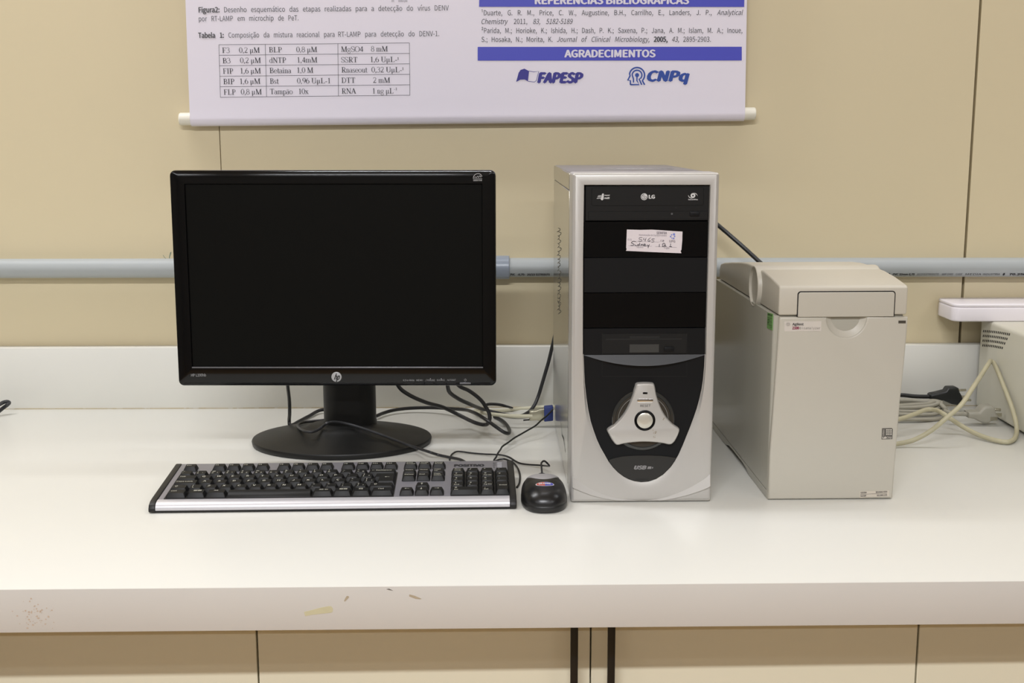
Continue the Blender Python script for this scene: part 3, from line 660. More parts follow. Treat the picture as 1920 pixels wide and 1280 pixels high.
# black panel parts
b = MB(); b.prism(TF, [(x+nx*.001, y+ny*.001) for (x, y), (nx, ny) in zip(inn, NI)], -.03, -.0125); b.build('panel_backing', M_dk, tw)
aL = TF.px(1095.5, 400)[0]; aR = TF.px(1330, 400)[0]
def by(y): return TF.px(1210, y)[1]
aL2 = aL+.0004; aR2 = aR-.0004
od = MB(); od.box(TF, aL2+.0012, aR2, by(413.5), by(348.6), -.0125, -.0028)
drv = od.build('optical_drive', M_drive, tw, bevel=.0005, seg=1, label='optical drive with tray, button and light')
p = TF.pxs([(1109.5, 386), (1320.5, 351)]); b = MB(); b.prism(TF, rrect(p[0][0], p[1][0], p[0][1], p[1][1], .0025), -.003, -.0021); b.build('disc_tray', M_drive, drv, bevel=.0004, seg=1)
p = TF.pxs([(1109, 411.5), (1326, 396)]); b = MB(); b.prism(TF, rrect(aL2+.005, aR2-.001, p[0][1], p[1][1], .001), -.003, -.0024); b.build('lower_strip', M_drive, drv, bevel=.0003, seg=1)
p = TF.pxs([(1294, 405.4), (1312, 396.8)]); b = MB(); b.prism(TF, rrect(p[0][0], p[1][0], p[0][1], p[1][1], .001), -.003, -.0012); b.build('eject_button', M_pblack, drv, bevel=.0005)
p = TF.px(1260.3, 401); b = MB(); b.lathe(TF.at(0), [(0.0, 0)], n=3) if False else b.prism(TF, circ(p[0], p[1], .0013, n=14), -.0026, -.0021); b.build('activity_light', mat('grey_lamp', (84, 84, 86), .4), drv)
p = TF.px(1267.6, 389.2); b = MB(); b.flat(TF, circ(p[0], p[1], .0009, n=12), -.0027); b.build('pinhole', M_dk, drv)
K = 7.68
def kd(x, y): return (1090+x/K, 345+y/K)
DF = TF.at(-.0021)
b = MB()
c0 = DF.px(*kd(905, 182)); b.flat(DF, circ(c0[0], c0[1], .0042, n=30), .0002)
text(b, DF, 'LG', kd(968, 207), kd(1060, 207), 6.6, .0003, bold=.03)
b.build('maker_logo', M_lt, drv, label='round maker mark with two letters'); b = MB(); b.flat(DF, DF.pxs([kd(*p) for p in ((292, 232), (276, 215), (288, 190), (298, 140), (310, 135), (324, 140), (320, 215), (306, 232))]), .0002)
for ya, x0 in ((165, 240), (182, 232), (202, 222)): b.ribbon(DF, DF.pxs([kd(x0, ya+4), kd(290, ya)]), .0007, .0002)
text(b, DF, 'super', kd(330, 168), kd(413, 168), 2.4, .0003, bold=.02, shear=.2); text(b, DF, 'multi', kd(330, 212), kd(408, 212), 3.2, .0003, bold=.03, shear=.2)
b.build('format_logo', M_lt, drv, label='small white format mark at the left'); b = MB(); c1 = DF.px(*kd(1607, 165)); b.plate(DF, circ(c1[0], c1[1], .0030, n=24), [circ(c1[0], c1[1], .0010, n=14)], None, .0002)
b.ribbon(DF, smooth2(DF.pxs([kd(1540, 160), kd(1552, 186), kd(1585, 203), (kd(1600, 205))]), 4), [.0004, .0005, .0006, .0007, .0008, .0009, .0008, .0007, .0006, .0005, .0004, .0003, .0003], .0002)
b.ribbon(DF, smooth2(DF.pxs([kd(1618, 130), kd(1640, 134), kd(1662, 150), kd(1672, 172)]), 4), [.0003, .0004, .0005, .0006, .0007, .0008, .0008, .0007, .0006, .0005, .0004, .0003, .0003], .0002)
text(b, DF, 'SecurDisc', kd(1537, 230), kd(1678, 230), 2.2, .0003, bold=.02)
b.build('disc_logo', M_lt, drv, label='small white disc mark at the right')
b = MB(); b.ribbon(DF, [(c0[0]+.0031*cos(radians(t)), c0[1]+.0031*sin(radians(t))) for t in range(90, 361, 15)]+[(c0[0]+.001, c0[1])], .0005, .0004)
b.ribbon(DF, [(c0[0]-.0002, c0[1]+.002), (c0[0]-.0002, c0[1]-.0016), (c0[0]+.001, c0[1]-.0016)], .0005, .0004); b.flat(DF, circ(c0[0]-.0016, c0[1]+.0012, .0005, n=8), .0004)
b.build('logo_face', M_drive, drv)
for y0, y1, M in ((415.4, 482.6, M_pgloss), (483.4, 548.6, M_pblack), (549.4, 614.8, M_pgloss)):
    b = MB(); b.box(TF, aL2, aR2, by(y1), by(y0), -.0125, -.0032); b.build('bay_cover', M, tw, bevel=.0004, seg=1)
low = [(x-nx*.0006, y-ny*.0006) for (x, y), (nx, ny) in list(zip(inn, NI))[2:-2]]
low[0] = (low[0][0], by(616)); low[-1] = (low[-1][0], by(616))
b = MB(); b.prism(TF, low, -.0125, -.0040); lp = b.build('lower_panel', M_pblack, tw, bevel=.0005, seg=1)
PFr = TF.at(-.0040)
ft = [z1(*p) for p in ((266, 232), (400, 231), (660, 230), (940, 230), (1072, 230))]; fb = [z1(*p) for p in ((266, 234), (390, 268), (520, 290), (660, 299), (800, 291), (940, 267), (1072, 232))]
fb = smooth2(PFr.pxs(fb), 4); yt = PFr.px(*z1(660, 231))[1]
b = MB(); b.loft([[PFr.P(x, yt, .0), PFr.P(x, yt+.0001, .0002), PFr.P(x, min(y, yt-.0002), .0002+.5*max(0, yt-y)), PFr.P(x, min(y, yt-.0002)-.0002, 0)] for x, y in fb]); b.build('curved_facet', mat('facet_lit_grey', (36, 37, 40), .45), tw)  # same dark plastic, colour lightened for light on the upward tilt
b = MB()
p = PFr.pxs([z1(388, 225), z1(952, 88)]); b.box(PFr, p[0][0], p[1][0], p[0][1], p[1][1], -.001, .0004); fl = b.build('floppy_drive', M_drive, tw, bevel=.0003, seg=1, label='black floppy drive with slot and button')
b = MB(); p = PFr.pxs([z1(412, 132), z1(918, 120)]); b.box(PFr, p[0][0], p[1][0], p[0][1], p[1][1], 0, .0006); p = PFr.pxs([z1(572, 124), z1(770, 105)]); b.box(PFr, p[0][0], p[1][0], p[0][1], p[1][1], 0, .0006); b.build('disk_slot', M_dk, fl)
b = MB(); p = PFr.pxs([z1(570, 215), z1(766, 160)]); b.box(PFr, p[0][0], p[1][0], p[0][1], p[1][1], 0, .0007); b.build('finger_notch', mat('notch_grey', (52, 52, 50), .5), fl)
b = MB(); p = PFr.pxs([z1(800, 208), z1(866, 178)]); b.box(PFr, p[0][0], p[1][0], p[0][1], p[1][1], 0, .0022); b.build('eject_button', M_pblack, fl, bevel=.0004)
b = MB(); p = PFr.pxs([z1(388, 374), z1(952, 374), z1(952, 88), z1(388, 88)]); b.ribbon(PFr, [p[3], p[0], p[1], p[2]], .0005, .0003); b.build('bay_outline', M_dk, tw)
# round window and three-armed power cover
c0 = PFr.px(*z1(660, 665)); R = PFr.px(*z1(868, 665))[0]-c0[0]
WF = Fr(PFr.P(*c0), TF.u, TF.v)
M_clear = mat('clear_plastic', (120, 122, 120), 0.06, spec=0.6)
b = MB(); b.lathe(WF, [(R, 0), (R, .0012), (R*.97, .0022), (R*.90, .0024), (R*.88, .0012), (R*.5, .0010)], n=64); b.build('round_window', mat('smoky_window', (46, 47, 46), 0.08, spec=0.7), tw, label='round smoky window behind the power cover')
for t0, t1, rr_ in ((118, 178, .80), (125, 170, .64), (2, 62, .80), (10, 50, .66), (250, 292, .9)):
    b = MB(); b.ribbon(WF, [(R*rr_*cos(radians(t0+(t1-t0)*k/14)), R*rr_*sin(radians(t0+(t1-t0)*k/14))) for k in range(15)], .0007, .0014); b.build('window_ring', mat('grey_rings', (120, 120, 118), .3), tw)
tri = [z1(*p) for p in ((603, 440), (612, 418), (640, 412), (700, 412), (728, 417), (737, 440), (746, 490), (765, 550), (790, 605), (820, 650), (858, 688), (893, 712), (900, 724), (885, 770), (862, 808), (838, 823), (790, 815), (720, 807), (655, 805), (590, 809), (530, 817), (482, 826), (455, 800), (432, 760), (418, 728), (428, 714), (462, 692), (500, 655), (535, 610), (562, 560), (584, 505))]
tri = smooth2c(PFr.pxs(tri), 3)
b = MB(); NT_ = poly_normals(tri); b.loft([[PFr.P(x-nx*q, y-ny*q, z) for (x, y), (nx, ny) in zip(tri, NT_)] for z, q in ((0, 0), (.0042, .0001), (.0056, .0005), (.0067, .0011), (.0073, .0017), (.0075, .0022))]); pc = b.build('power_cover', M_silver, tw, angle=50, label='silver three-armed cover with power and reset buttons')
CF = PFr.at(.0075)
c1 = CF.px(*z1(672, 668)); BF = Fr(CF.P(*c1), TF.u, TF.v); r1 = CF.px(*z1(742, 668))[0]-c1[0]
b = MB(); b.lathe(BF, [(r1, -.001), (r1, .0006), (r1*.92, .001), (r1*.76, .0004), (r1*.76, -.001)], n=40, caps=(False, False)); b.build('button_ring', M_pgloss, pc, label='black ring around the power button')
b = MB(); b.lathe(BF, [(r1*.75, -.001), (r1*.75, .0014), (r1*.66, .0021), (r1*.3, .0024), (.0001, .0025)], n=40); b.build('power_button', mat('pearl_button', (206, 202, 190), .25, metal=.4), pc)
p = CF.pxs([z1(620, 550), z1(728, 521)]); b = MB(); b.prism(CF, rrect(p[0][0], p[1][0], p[0][1], p[1][1], .0022), -.001, .0013); b.build('reset_button', M_chrome, pc, bevel=.0008, label='small chrome reset button')
p = CF.pxs([z1(659, 492), z1(690, 480)]); b = MB(); b.box(CF, p[0][0], p[1][0], p[0][1], p[1][1], -.0005, .0004); b.build('indicator_light', M_pgloss, pc)
b = MB(); text(b, CF, 'RESET', z1(642, 578), z1(710, 577), 4.3, .0003); b.build('reset_lettering', M_ink, pc)
b = MB(); rr = random.Random(5)
for k in range(26):
    x, y = (735+rr.gauss(0, 7), 750+rr.gauss(0, 14)) if k < 18 else (797+rr.gauss(0, 4), 657+rr.gauss(0, 5))
    q = CF.px(*z1(x, y)); s = rr.uniform(.0002, .0006); b.flat(CF, [(q[0]+s*cos(t)*.8, q[1]+s*1.5*sin(t)) for t in (0, 1.3, 2.8, 4.4)], .0004)
o = b.build('scuffs', mat('brown_scuff', (140, 124, 96), .8), pc); o['kind'] = 'stuff'
# usb door
ud = smooth2(PFr.pxs([z1(*p) for p in ((434, 928), (520, 908), (660, 900), (800, 905), (882, 916))]), 4)
lowb = [(x-nx*.0012, y-ny*.0012) for (x, y), (nx, ny) in zip(inn, NI) if y < ud[0][1]-.0005]
b = MB(); b.prism(PFr, ud[::-1]+lowb, -.001, .0012); us = b.build('usb_door', mat('door_black', (34, 33, 31), .38), tw, bevel=.0004, seg=1)
UF = PFr.at(.0012); M_ul = mat('door_lettering', (132, 130, 130), .5)
b = MB(); text(b, UF, 'USB', z1(599, 993), z1(684, 993), 6.6, .0003, bold=.04, shear=.3)
b.prism(UF, UF.pxs([z1(*p) for p in ((688, 991), (694, 975), (716, 975), (714, 991))]), .0, .0003); b.prism(UF, UF.pxs([z1(*p) for p in ((719, 988), (721, 978), (728, 978), (726, 988))]), 0, .0003)
b.build('usb_lettering', M_ul, us)
b = MB(); b.ribbon(UF, UF.pxs([z1(612, 1060), z1(694, 1060)]), .0007, .0003); b.build('pull_notch', M_dk, us)
# service label
SF = TF.at(-.0031)
def z3(x, y): return (1160+x/13.714, 420+y/13.714)
b = MB(); b.prism(SF, SF.pxs([z3(*p) for p in ((186, 686), (205, 640), (192, 610), (210, 138), (560, 148), (850, 142), (1100, 156), (1400, 178), (1640, 192), (1632, 440), (1612, 660), (1590, 690), (1614, 748), (900, 720))]), 0, .0004)
sl = b.build('service_label', mat('label_paper', (222, 214, 218), .55), tw, label='white paper service label with handwriting')
SF = SF.at(.0004); M_pen = mat('pen_ink', (60, 56, 66), .6); M_sb = mat('label_blue', (120, 134, 206), .6); M_sg = mat('label_grey', (120, 112, 122), .6)
b = MB()
text(b, SF, 'SEINFRA', z3(972, 256), z3(1240, 262), 4.6, .0002, bold=.01); text(b, SF, 'Manuten\u00e7\u00e3o de Equipamentos', z3(522, 296), z3(1234, 314), 2.8, .0002, bold=-.005)
text(b, SF, 'O.S.', z3(232, 418), z3(344, 420), 3.2, .0002); text(b, SF, '/ 18', z3(1062, 444), z3(1164, 450), 3.0, .0002, bold=.01); text(b, SF, 'UFG', z3(1300, 466), z3(1452, 472), 4.2, .0002, bold=.008)
text(b, SF, 'T\u00e9cnico', z3(455, 612), z3(632, 614), 2.6, .0002, bold=-.005); text(b, SF, '\u00d3rg\u00e3o', z3(1166, 632), z3(1304, 636), 2.6, .0002, bold=-.005)
for x0, y0, x1, y1 in ((350, 440, 1040, 462), (248, 556, 850, 570), (940, 576, 1490, 598)): b.ribbon(SF, SF.pxs([z3(x0, y0), z3(x1, y1)]), .00022, .0002)
b.build('label_print', M_sg, sl)
b = MB()
def pen(*strokes, wd=.0006):
    for s in strokes: b.ribbon(SF, smooth2(SF.pxs([z3(*p) for p in s]), 4), wd, .0003)
pen([(610, 345), (530, 352), (528, 385), (590, 400), (600, 425), (570, 440), (505, 436)], [(650, 350), (640, 400), (700, 405)], [(705, 350), (690, 400), (680, 446)], [(820, 350), (770, 385), (750, 430), (790, 446), (812, 420), (770, 410)], [(925, 380), (860, 380), (850, 410), (900, 420), (900, 455), (840, 462)], wd=.0005)
pen([(440, 452), (380, 440), (325, 478), (385, 515), (370, 548), (305, 546)], [(405, 520), (430, 548), (470, 552)], [(452, 470), (458, 476)], [(545, 475), (530, 555)], [(530, 520), (485, 530), (490, 556), (530, 550)], [(580, 515), (570, 556), (590, 525), (615, 520), (618, 558)], [(640, 545), (690, 525), (660, 508), (640, 540), (665, 562), (710, 550)], [(735, 525), (740, 560), (775, 545)], [(790, 518), (770, 570), (752, 614)], [(1048, 512), (1040, 590)], [(1130, 580), (1125, 520), (1160, 490), (1195, 520), (1175, 575), (1120, 575)], [(1150, 540), (1190, 545), (1225, 582)], [(1335, 500), (1325, 575)], [(1300, 580), (1370, 578)], wd=.0007)
b.build('handwriting', M_pen, sl)
b = MB()
for x, y, r in ((1422, 262, 29), (1360, 275, 17), (1336, 320, 20), (1368, 360, 14), (1412, 368, 22), (1438, 315, 19)):
    q = SF.px(*z3(x, y)); b.flat(SF, circ(q[0], q[1], r/13.714*.00068, n=14), .0003)
b.build('label_emblem', M_sb, sl)
# ------------------------------------------------------------------ keyboard
M_key = mat('key_black', (22, 22, 22), 0.5, spec=0.3, bump=0.04, bscale=1500); M_leg = mat('key_legend', (196, 194, 180), 0.6)
M_deck = mat('keyboard_grey', (138, 136, 142), 0.38, metal=0.35); M_bar = mat('keyboard_silver', (206, 204, 208), 0.4, metal=0.4)
M_kblk = mat('keyboard_black', (30, 29, 29), 0.45, spec=.35)
ka = radians(1.42); KW, KD = 0.4637, 0.1445
K = Fr((-0.4525, 1.439, 0), (cos(ka), sin(ka), 0), (-sin(ka), cos(ka), 0))
kb = thing('keyboard', 'black and silver full-size computer keyboard lying in front of the monitor', 'keyboard', K.P(KW/2, KD/2, 0))
CAPW = 0.0088
def across(pr, a0, a1, n=1): return [[K.P(a0+(a1-a0)*i/n, b_, z) for b_, z in pr] for i in range(n+1)]
b = MB(); b.loft(across([(.0008, .0012), (KD-.0005, .0012), (KD-.0005, .0065), (.0008, .0036)], .002, KW-.002)); b.build('base_tray', M_kblk, kb, bevel=.0006)
for a0, a1 in ((0, CAPW), (KW-CAPW, KW)):
    b = MB(); b.loft(across([(0, .0012), (KD, .0012), (KD, .0250), (.02, .0152), (.010, .0137), (.003, .0108), (0, .0062)], a0, a1)); b.build('side_cap', M_kblk, kb, bevel=.0016, seg=3, label='black end cap')
bar = [(.0012, .0032), (.0008, .0055), (.0014, .0084), (.0034, .0106), (.0068, .0125), (.0105, .0134), (.0155, .0138), (.0155, .008), (.006, .0034)]
b = MB(); b.loft(across(bar, CAPW, KW-CAPW)); b.build('front_bar', M_bar, kb, angle=50, label='bright silver bar along the front')
z0, z1_ = .0138, .0246
b = MB(); b.loft(across([(.0155, z0), (KD-.0008, z1_-.0002), (KD, z1_-.001), (KD, .0068), (.0155, .0068)], CAPW, KW-CAPW)); b.build('deck', M_deck, kb, bevel=.0004, label='grey metallic deck')
sl_ = atan2(z1_-z0, KD-.0155)
KF = Fr(K.P(0, .0155, z0), K.u, K.v*cos(sl_)+K.n*sin(sl_))
PIT, ROW, B0, A0 = .0193, .0169, .0016, .0168
def rowb(r): return B0+r*ROW if r < 5 else B0+5*ROW+.0098
for a0, a1, r0, r1 in ((A0-.001, A0+15*PIT+.0008, 0, 5), (A0+18.75*PIT+.0008, A0+22.75*PIT+.001, 0, 5)):
    b = MB(); b.box(KF, a0, a1, B0-.0012, B0+5*ROW+.0004, -.001, .0005); b.build('key_gap_shade', M_kblk, kb)  # black plates standing in for the shade between the keys
def key(name, a0, a1, b0, b1, legend=None, hgt=.0062, poly=None):
    g = .0006
    b = MB()
    if poly is None:
        o = rrect(a0+g, a1-g, b0+g, b1-g, .0012, 2); ta0, ta1, tb0, tb1 = a0+.0030, a1-.0030, b0+.0044, b1-.0012
        t = rrect(ta0, ta1, tb0, tb1, .0012, 2)
    else:
        o, t = poly; ta0 = min(p[0] for p in t); ta1 = max(p[0] for p in t); tb0 = min(p[1] for p in t); tb1 = max(p[1] for p in t)
    b.loft([[KF.P(x, y, .0004) for x, y in o], [KF.P(x+(X-x)*.1, y+(Y-y)*.1, .0016) for (x, y), (X, Y) in zip(o, t)], [KF.P(x+(X-x)*.93, y+(Y-y)*.93, hgt-.0006) for (x, y), (X, Y) in zip(o, t)], [KF.P(x, y, hgt) for x, y in t]])
    if legend:
        for s, fx, fy, h in legend:
            V, Fc = glyphs(s, .012); 
            if not V: continue
            wd = (max(v[0] for v in V)-min(v[0] for v in V))*h/CAPH; wd = min(wd*1.15, (ta1-ta0)*.95)
            x = ta0+.0008+fx*(ta1-ta0-.0016); y = tb0+fy*(tb1-tb0)
            x = min(x, ta1-wd-.0003); put(b, KF, V, Fc, (x, y), (x+wd, y), h, hgt+.00012, 1)
    return b.build(name, [M_key, M_leg], kb, angle=50)
L1 = lambda s: [(s, .12, .42, .0040)]
L2 = lambda s, t: [(s, .12, .62, .0030), (t, .12, .10, .0030)]
LW = lambda s: [(s, .05, .42, .0027)]
def row(r, start, items, names=None):
    x = start
    for it in items:
        wd, lg = it[0], it[1]
        if lg is not None:
            nm = it[2] if len(it) > 2 else 'key'
            key(nm, A0+x*PIT, A0+(x+wd)*PIT, rowb(r), rowb(r)+ROW-(0 if r < 5 else .001), lg)
        x += wd
row(5, 0, [(1, LW('Esc')), (1, None)]+[(1, LW('F%d' % k)) for k in range(1, 5)]+[(.5, None)]+[(1, LW('F%d' % k)) for k in range(5, 9)]+[(.5, None)]+[(1, LW('F%d' % k)) for k in range(9, 13)])
row(5, 15.375, [(1, [('Print', .05, .6, .0024), ('Screen', .05, .15, .0024)]), (1, [('Scroll', .05, .6, .0024), ('Lock', .05, .15, .0024)]), (1, [('Pause', .05, .6, .0024), ('Break', .05, .15, .0024)])])
row(4, 0, [(1, L2('"', "'"))]+[(1, L2(s, t)+[(u, .68, .10, .0028)]) for s, t, u in zip('!@#$%\u00a8&*()', '1234567890', '\u00b9\u00b2\u00b3\u00a3\u00a2\u00ac    ')]+[(1, L2('_', '-')), (1, L2('+', '=')+[('\u00a7', .7, .1, .0028)]), (2, [('\u2190 Backspace', .05, .42, .0027)])])
row(3, 0, [(1.5, [('Tab', .05, .5, .0028)])]+[(1, L1(c)) for c in 'QWERTYUIOP']+[(1, L2('`', '\u00b4')), (1, L2('{', '[')+[('\u00aa', .7, .1, .0028)])])
row(2, 0, [(1.75, [('Caps Lock', .03, .42, .0029)])]+[(1, L1(c)) for c in 'ASDFGHJKL\u00c7']+[(1, L2('^', '~')), (1, L2('}', ']')+[('\u00ba', .7, .1, .0028)])])
row(1, 0, [(1.25, [('\u21e7', .15, .4, .004)], 'shift_key'), (1, L2('|', '\\'))]+[(1, L1(c)) for c in 'ZXCVBNM']+[(1, L2('<', ',')), (1, L2('>', '.')), (1, L2(':', ';')), (1, L2('?', '/')+[('\u00b0', .7, .1, .003)]), (1.75, [('\u21e7', .12, .4, .004)], 'shift_key')])
row(0, 0, [(1.375, [('Ctrl', .1, .5, .0028)]), (1.25, [('\u25a6\u25a6', .25, .5, .0034)]), (1.375, [('Alt', .3, .5, .0028)])])
row(0, 9.625, [(1.375, [('Alt', .25, .45, .0028), ('Gr', .62, .45, .0028)]), (1.25, [('\u25a6\u25a6', .25, .5, .0034)]), (1.25, [('\u25a4', .3, .5, .0036)]), (1.5, [('Ctrl', .25, .5, .0028)])])
# space bar and the hooked enter key
a0, a1, b0, b1 = A0+4*PIT+.0006, A0+9.625*PIT-.0006, rowb(0)+.0006, rowb(0)+ROW-.0006
b = MB(); pr = [(b0, .0005), (b0+.001, .0025), (b0+.0045, .0050), (b0+.0075, .0060), (b0+.011, .0062), (b1-.0015, .0056), (b1, .0012)]
b.loft([[KF.P(a0, y, z) for y, z in [(y, .0005+(z-.0005)*.1) for y, z in pr]], [KF.P(a0+.0016, y, z) for y, z in pr], [KF.P(a1-.0016, y, z) for y, z in pr], [KF.P(a1, y, .0005+(z-.0005)*.1) for y, z in pr]]); b.build('space_bar', M_key, kb, angle=50)
g = .0006; xa, xb, xc = A0+13.5*PIT, A0+13.75*PIT, A0+15*PIT; y0, ym, y1 = rowb(2), rowb(3), rowb(4)
o = [(xb+g, y0+g), (xc-g, y0+g), (xc-g, y1-g), (xa+g, y1-g), (xa+g, ym+g), (xb+g, ym+g)]
t = [(xb+.003, y0+.0048), (xc-.003, y0+.0048), (xc-.003, y1-.0014), (xa+.003, y1-.0014), (xa+.003, ym+.0035), (xb+.003, ym+.0035)]
key('enter_key', 0, 0, 0, 0, [('\u2190', .5, .45, .0042)], poly=(o, t))
NX = 15.375
row(4, NX, [(1, [('Insert', .05, .45, .0024)]), (1, [('Home', .05, .45, .0024)]), (1, [('Page', .05, .6, .0024), ('Up', .05, .15, .0024)])])
row(3, NX, [(1, [('Delete', .05, .45, .0026)]), (1, [('End', .05, .45, .0026)]), (1, [('Page', .05, .6, .0024), ('Down', .05, .15, .0024)])])
row(1, NX+1, [(1, [('\u2191', .3, .35, .0042)])]); row(0, NX, [(1, [('\u2190', .25, .4, .004)]), (1, [('\u2193', .3, .35, .0042)]), (1, [('\u2192', .25, .4, .004)])])
PX = 18.75
row(4, PX, [(1, [('Num', .1, .6, .0024), ('Lock', .1, .12, .0024)]), (1, L1('/')), (1, L1('*')), (1, L1('-'))])
P2 = lambda s, t: [(s, .18, .58, .0032), (t, .12, .05, .0024)]
row(3, PX, [(1, P2('7', 'Home')), (1, P2('8', '\u2191')), (1, P2('9', 'Pg Up')), (1, L1('+'))])
row(2, PX, [(1, P2('4', '\u2190')), (1, P2('5', '')), (1, P2('6', '\u2192')), (1, L1('.'))])
row(1, PX, [(1, P2('1', 'End')), (1, P2('2', '\u2193')), (1, P2('3', 'Pg Dn'))])
row(0, PX, [(2, [('0', .08, .58, .0032), ('Ins', .06, .05, .0024)], 'zero_key'), (1, P2(',', 'Del'))])
key('enter_key', A0+(PX+3)*PIT, A0+(PX+4)*PIT, rowb(0), rowb(2), [('Enter', .2, .5, .0026)])
b = MB(); text(b, KF, 'POSITIVO', (851, 874.5), (908, 874.2), 3.8, .0003, bold=.035); b.build('maker_lettering', mat('dark_lettering', (40, 40, 46), .5), kb)
b = MB(); bl = MB()
for k, y in enumerate((868.2, 872, 875.6)):
    p, q = KF.px(932.5, y), KF.px(941, y); b.box(KF, p[0], q[0], p[1]-.0007, p[1]+.0007, 0, .0005)
    text(bl, KF, ('NUM', 'CAPS', '\u2193')[k], (924.5, y+1.2), (929.5 if k < 2 else 928, y+1.2), 2.4, .0003)
b.build('indicator_window', mat('pale_lens', (206, 206, 208), .3), kb); bl.build('indicator_lettering', mat('dark_lettering', (40, 40, 46), .5), kb)

# ------------------------------------------------------------------ mouse
M_mblk = mat('mouse_black', (22, 22, 23), 0.30, bump=0.03, bscale=1200); M_msil = mat('mouse_silver', (168, 166, 168), 0.38, metal=0.1); M_mbase = mat('mouse_base', (30, 30, 30), 0.35)
MO = Fr((0.0463, 1.4790, 0), (1, 0.02, 0), (-0.02, 1, 0))
ms = thing('computer_mouse', 'black and silver computer mouse between the keyboard and the tower', 'mouse', MO.o)
mA, mB = .0293, .0475
def m_plan(t, s=1.0):
    c, d = cos(t), sin(t); e = 2/2.5
    x = mA*math.copysign(abs(c)**e, c); y = mB*math.copysign(abs(d)**e, d)
    return x*s*(1.0 if y < 0 else 1-.10*(y/mB)**2), y*s
def m_top(x, y):
    """height of the shell above plan point (x, y)"""
    xe = x/(1.0 if y < 0 else 1-.10*(y/mB)**2)
    rho = (abs(xe/mA)**2.5+abs(y/mB)**2.5)**(1/2.5)
    if y > 0: rho = (abs(xe/mA)**3+abs(y/mB)**4.5)**(1/3.4)
    k = min(1, max(0, (y/mB+.3)/.6)); p = 2.3+.7*k
    return .0095+(.0222-.0012*max(0, y/mB))*max(0, 1-min(1, rho)**p)**(1/2.1)
NT, NR = 72, 26
V = []; 
for j in range(NR+1):
    s = sin(j/NR*pi/2) if j else 0.0
    for k in range(NT):
        x, y = m_plan(2*pi*k/NT, s); V.append((x, y))
blk, btn = MB(), MB()
blk.add([MO.P(x, y, m_top(x, y)) for x, y in V], [(j*NT+k, j*NT+(k+1) % NT, (j+1)*NT+(k+1) % NT, (j+1)*NT+k) for j in range(NR) for k in range(NT)])
blk.build('shell', M_mblk, ms, angle=70)
def back_y(x):
    lo, hi = 0.0, mB
    for _ in range(40):
        md = (lo+hi)/2; wx = mA*(1-.10*(md/mB)**2)
        if abs(x/wx)**2.5+(md/mB)**2.5 < 1: lo = md
        else: hi = md
    return lo
NU, NV = 36, 12; xm = .0225; grid = []
for i in range(NU+1):
    x = xm*sin(pi/2*(2*i/NU-1)); y1 = back_y(x)*.955; y0 = min(y1, -.0015+.0330*(x/xm)**2)
    for k in range(NV+1):
        y = y0+(y1-y0)*k/NV; ed = min(1, k/1.5)*min(1, (NV-k)/1.5)*min(1, (1-abs(x/xm))*12); grid.append(MO.P(x, y, m_top(x, y)+.0001+.0008*ed))
btn.add(grid, [(i*(NV+1)+k, (i+1)*(NV+1)+k, (i+1)*(NV+1)+k+1, i*(NV+1)+k+1) for i in range(NU) for k in range(NV)])
btn.build('buttons', M_msil, ms, angle=80, label='silver button plate at the cable end')
b = MB(); pl = lambda s, z: [MO.P(*m_plan(2*pi*k/NT, s), z) for k in range(NT)]
b.loft([pl(.95, .0), pl(.985, .0012), pl(1.012, .0035), pl(1.012, .0088), pl(.99, .0100)]); b.build('base_band', M_mbase, ms, angle=50)
yb_ = min((abs((lambda d: 640+FPX*d.dot(C_D)/d.dot(C_F))(MO.P(0, y/1e4, m_top(0, y/1e4))-CAM_O)-907.0), y/1e4) for y in range(-450, 300, 5))[1]
def patch(mb, a0, rx, ry, lift, mi, n=24, half=None):
    pts = []
    for k in range(n):
        t = 2*pi*k/n; x = a0+rx*cos(t); 
        if half == 'L': x = min(x, a0)
        if half == 'R': x = max(x, a0)
        y = yb_+ry*sin(t); pts.append(MO.P(x, y, m_top(x, y)+lift))
    c = MO.P(a0, yb_, m_top(a0, yb_)+lift); mb.add(pts+[c], [(k, (k+1) % n, n) for k in range(n)], mi)
b = MB(); patch(b, .0003, .0118, .0058, .0003, 0); patch(b, .0003, .0108, .0050, .0005, 1, half='L'); patch(b, .0003, .0108, .0050, .0005, 2, half='R')
V2, F2 = glyphs('DR.HANK', .02); x0 = min(v[0] for v in V2); x1 = max(v[0] for v in V2)
vv = []
for v in V2:
    x = .0003-.0078+(v[0]-x0)/(x1-x0)*.0156; y = yb_-.0022+v[1]/CAPH*.0046; vv.append(MO.P(x, y, m_top(x, y)+.0008))
b.add(vv, F2, 0)
b.build('logo_sticker', [mat('sticker_white', (214, 212, 216), .4), mat('sticker_red', (186, 74, 62), .4), mat('sticker_blue', (62, 66, 176), .4)], ms, label='oval red and blue sticker with white letters')
M_cable = mat('black_cable', (26, 26, 27), 0.42); M_cable2 = mat('charcoal_cable', (46, 46, 48), 0.42)
def path(pts):
    out = []
    for p in pts:
        if isinstance(p, Vector): out.append(p)
        else: out.append(at(p[0], p[1], **{p[2]: p[3]}))
    return out
exitp = MO.P(-.0005, mB*.97, .017)
b = MB(); zc = m_top(0, mB*.80)-.0002
b.lathe(Fr(MO.P(-.0005, mB*.80, zc), MO.u, MO.v), [(.0056, -.002), (.0054, .0008), (.0044, .0017), (.0024, .0023), (.0001, .0025)], n=24, sy=1.2); b.build('strain_relief', M_mbase, ms)
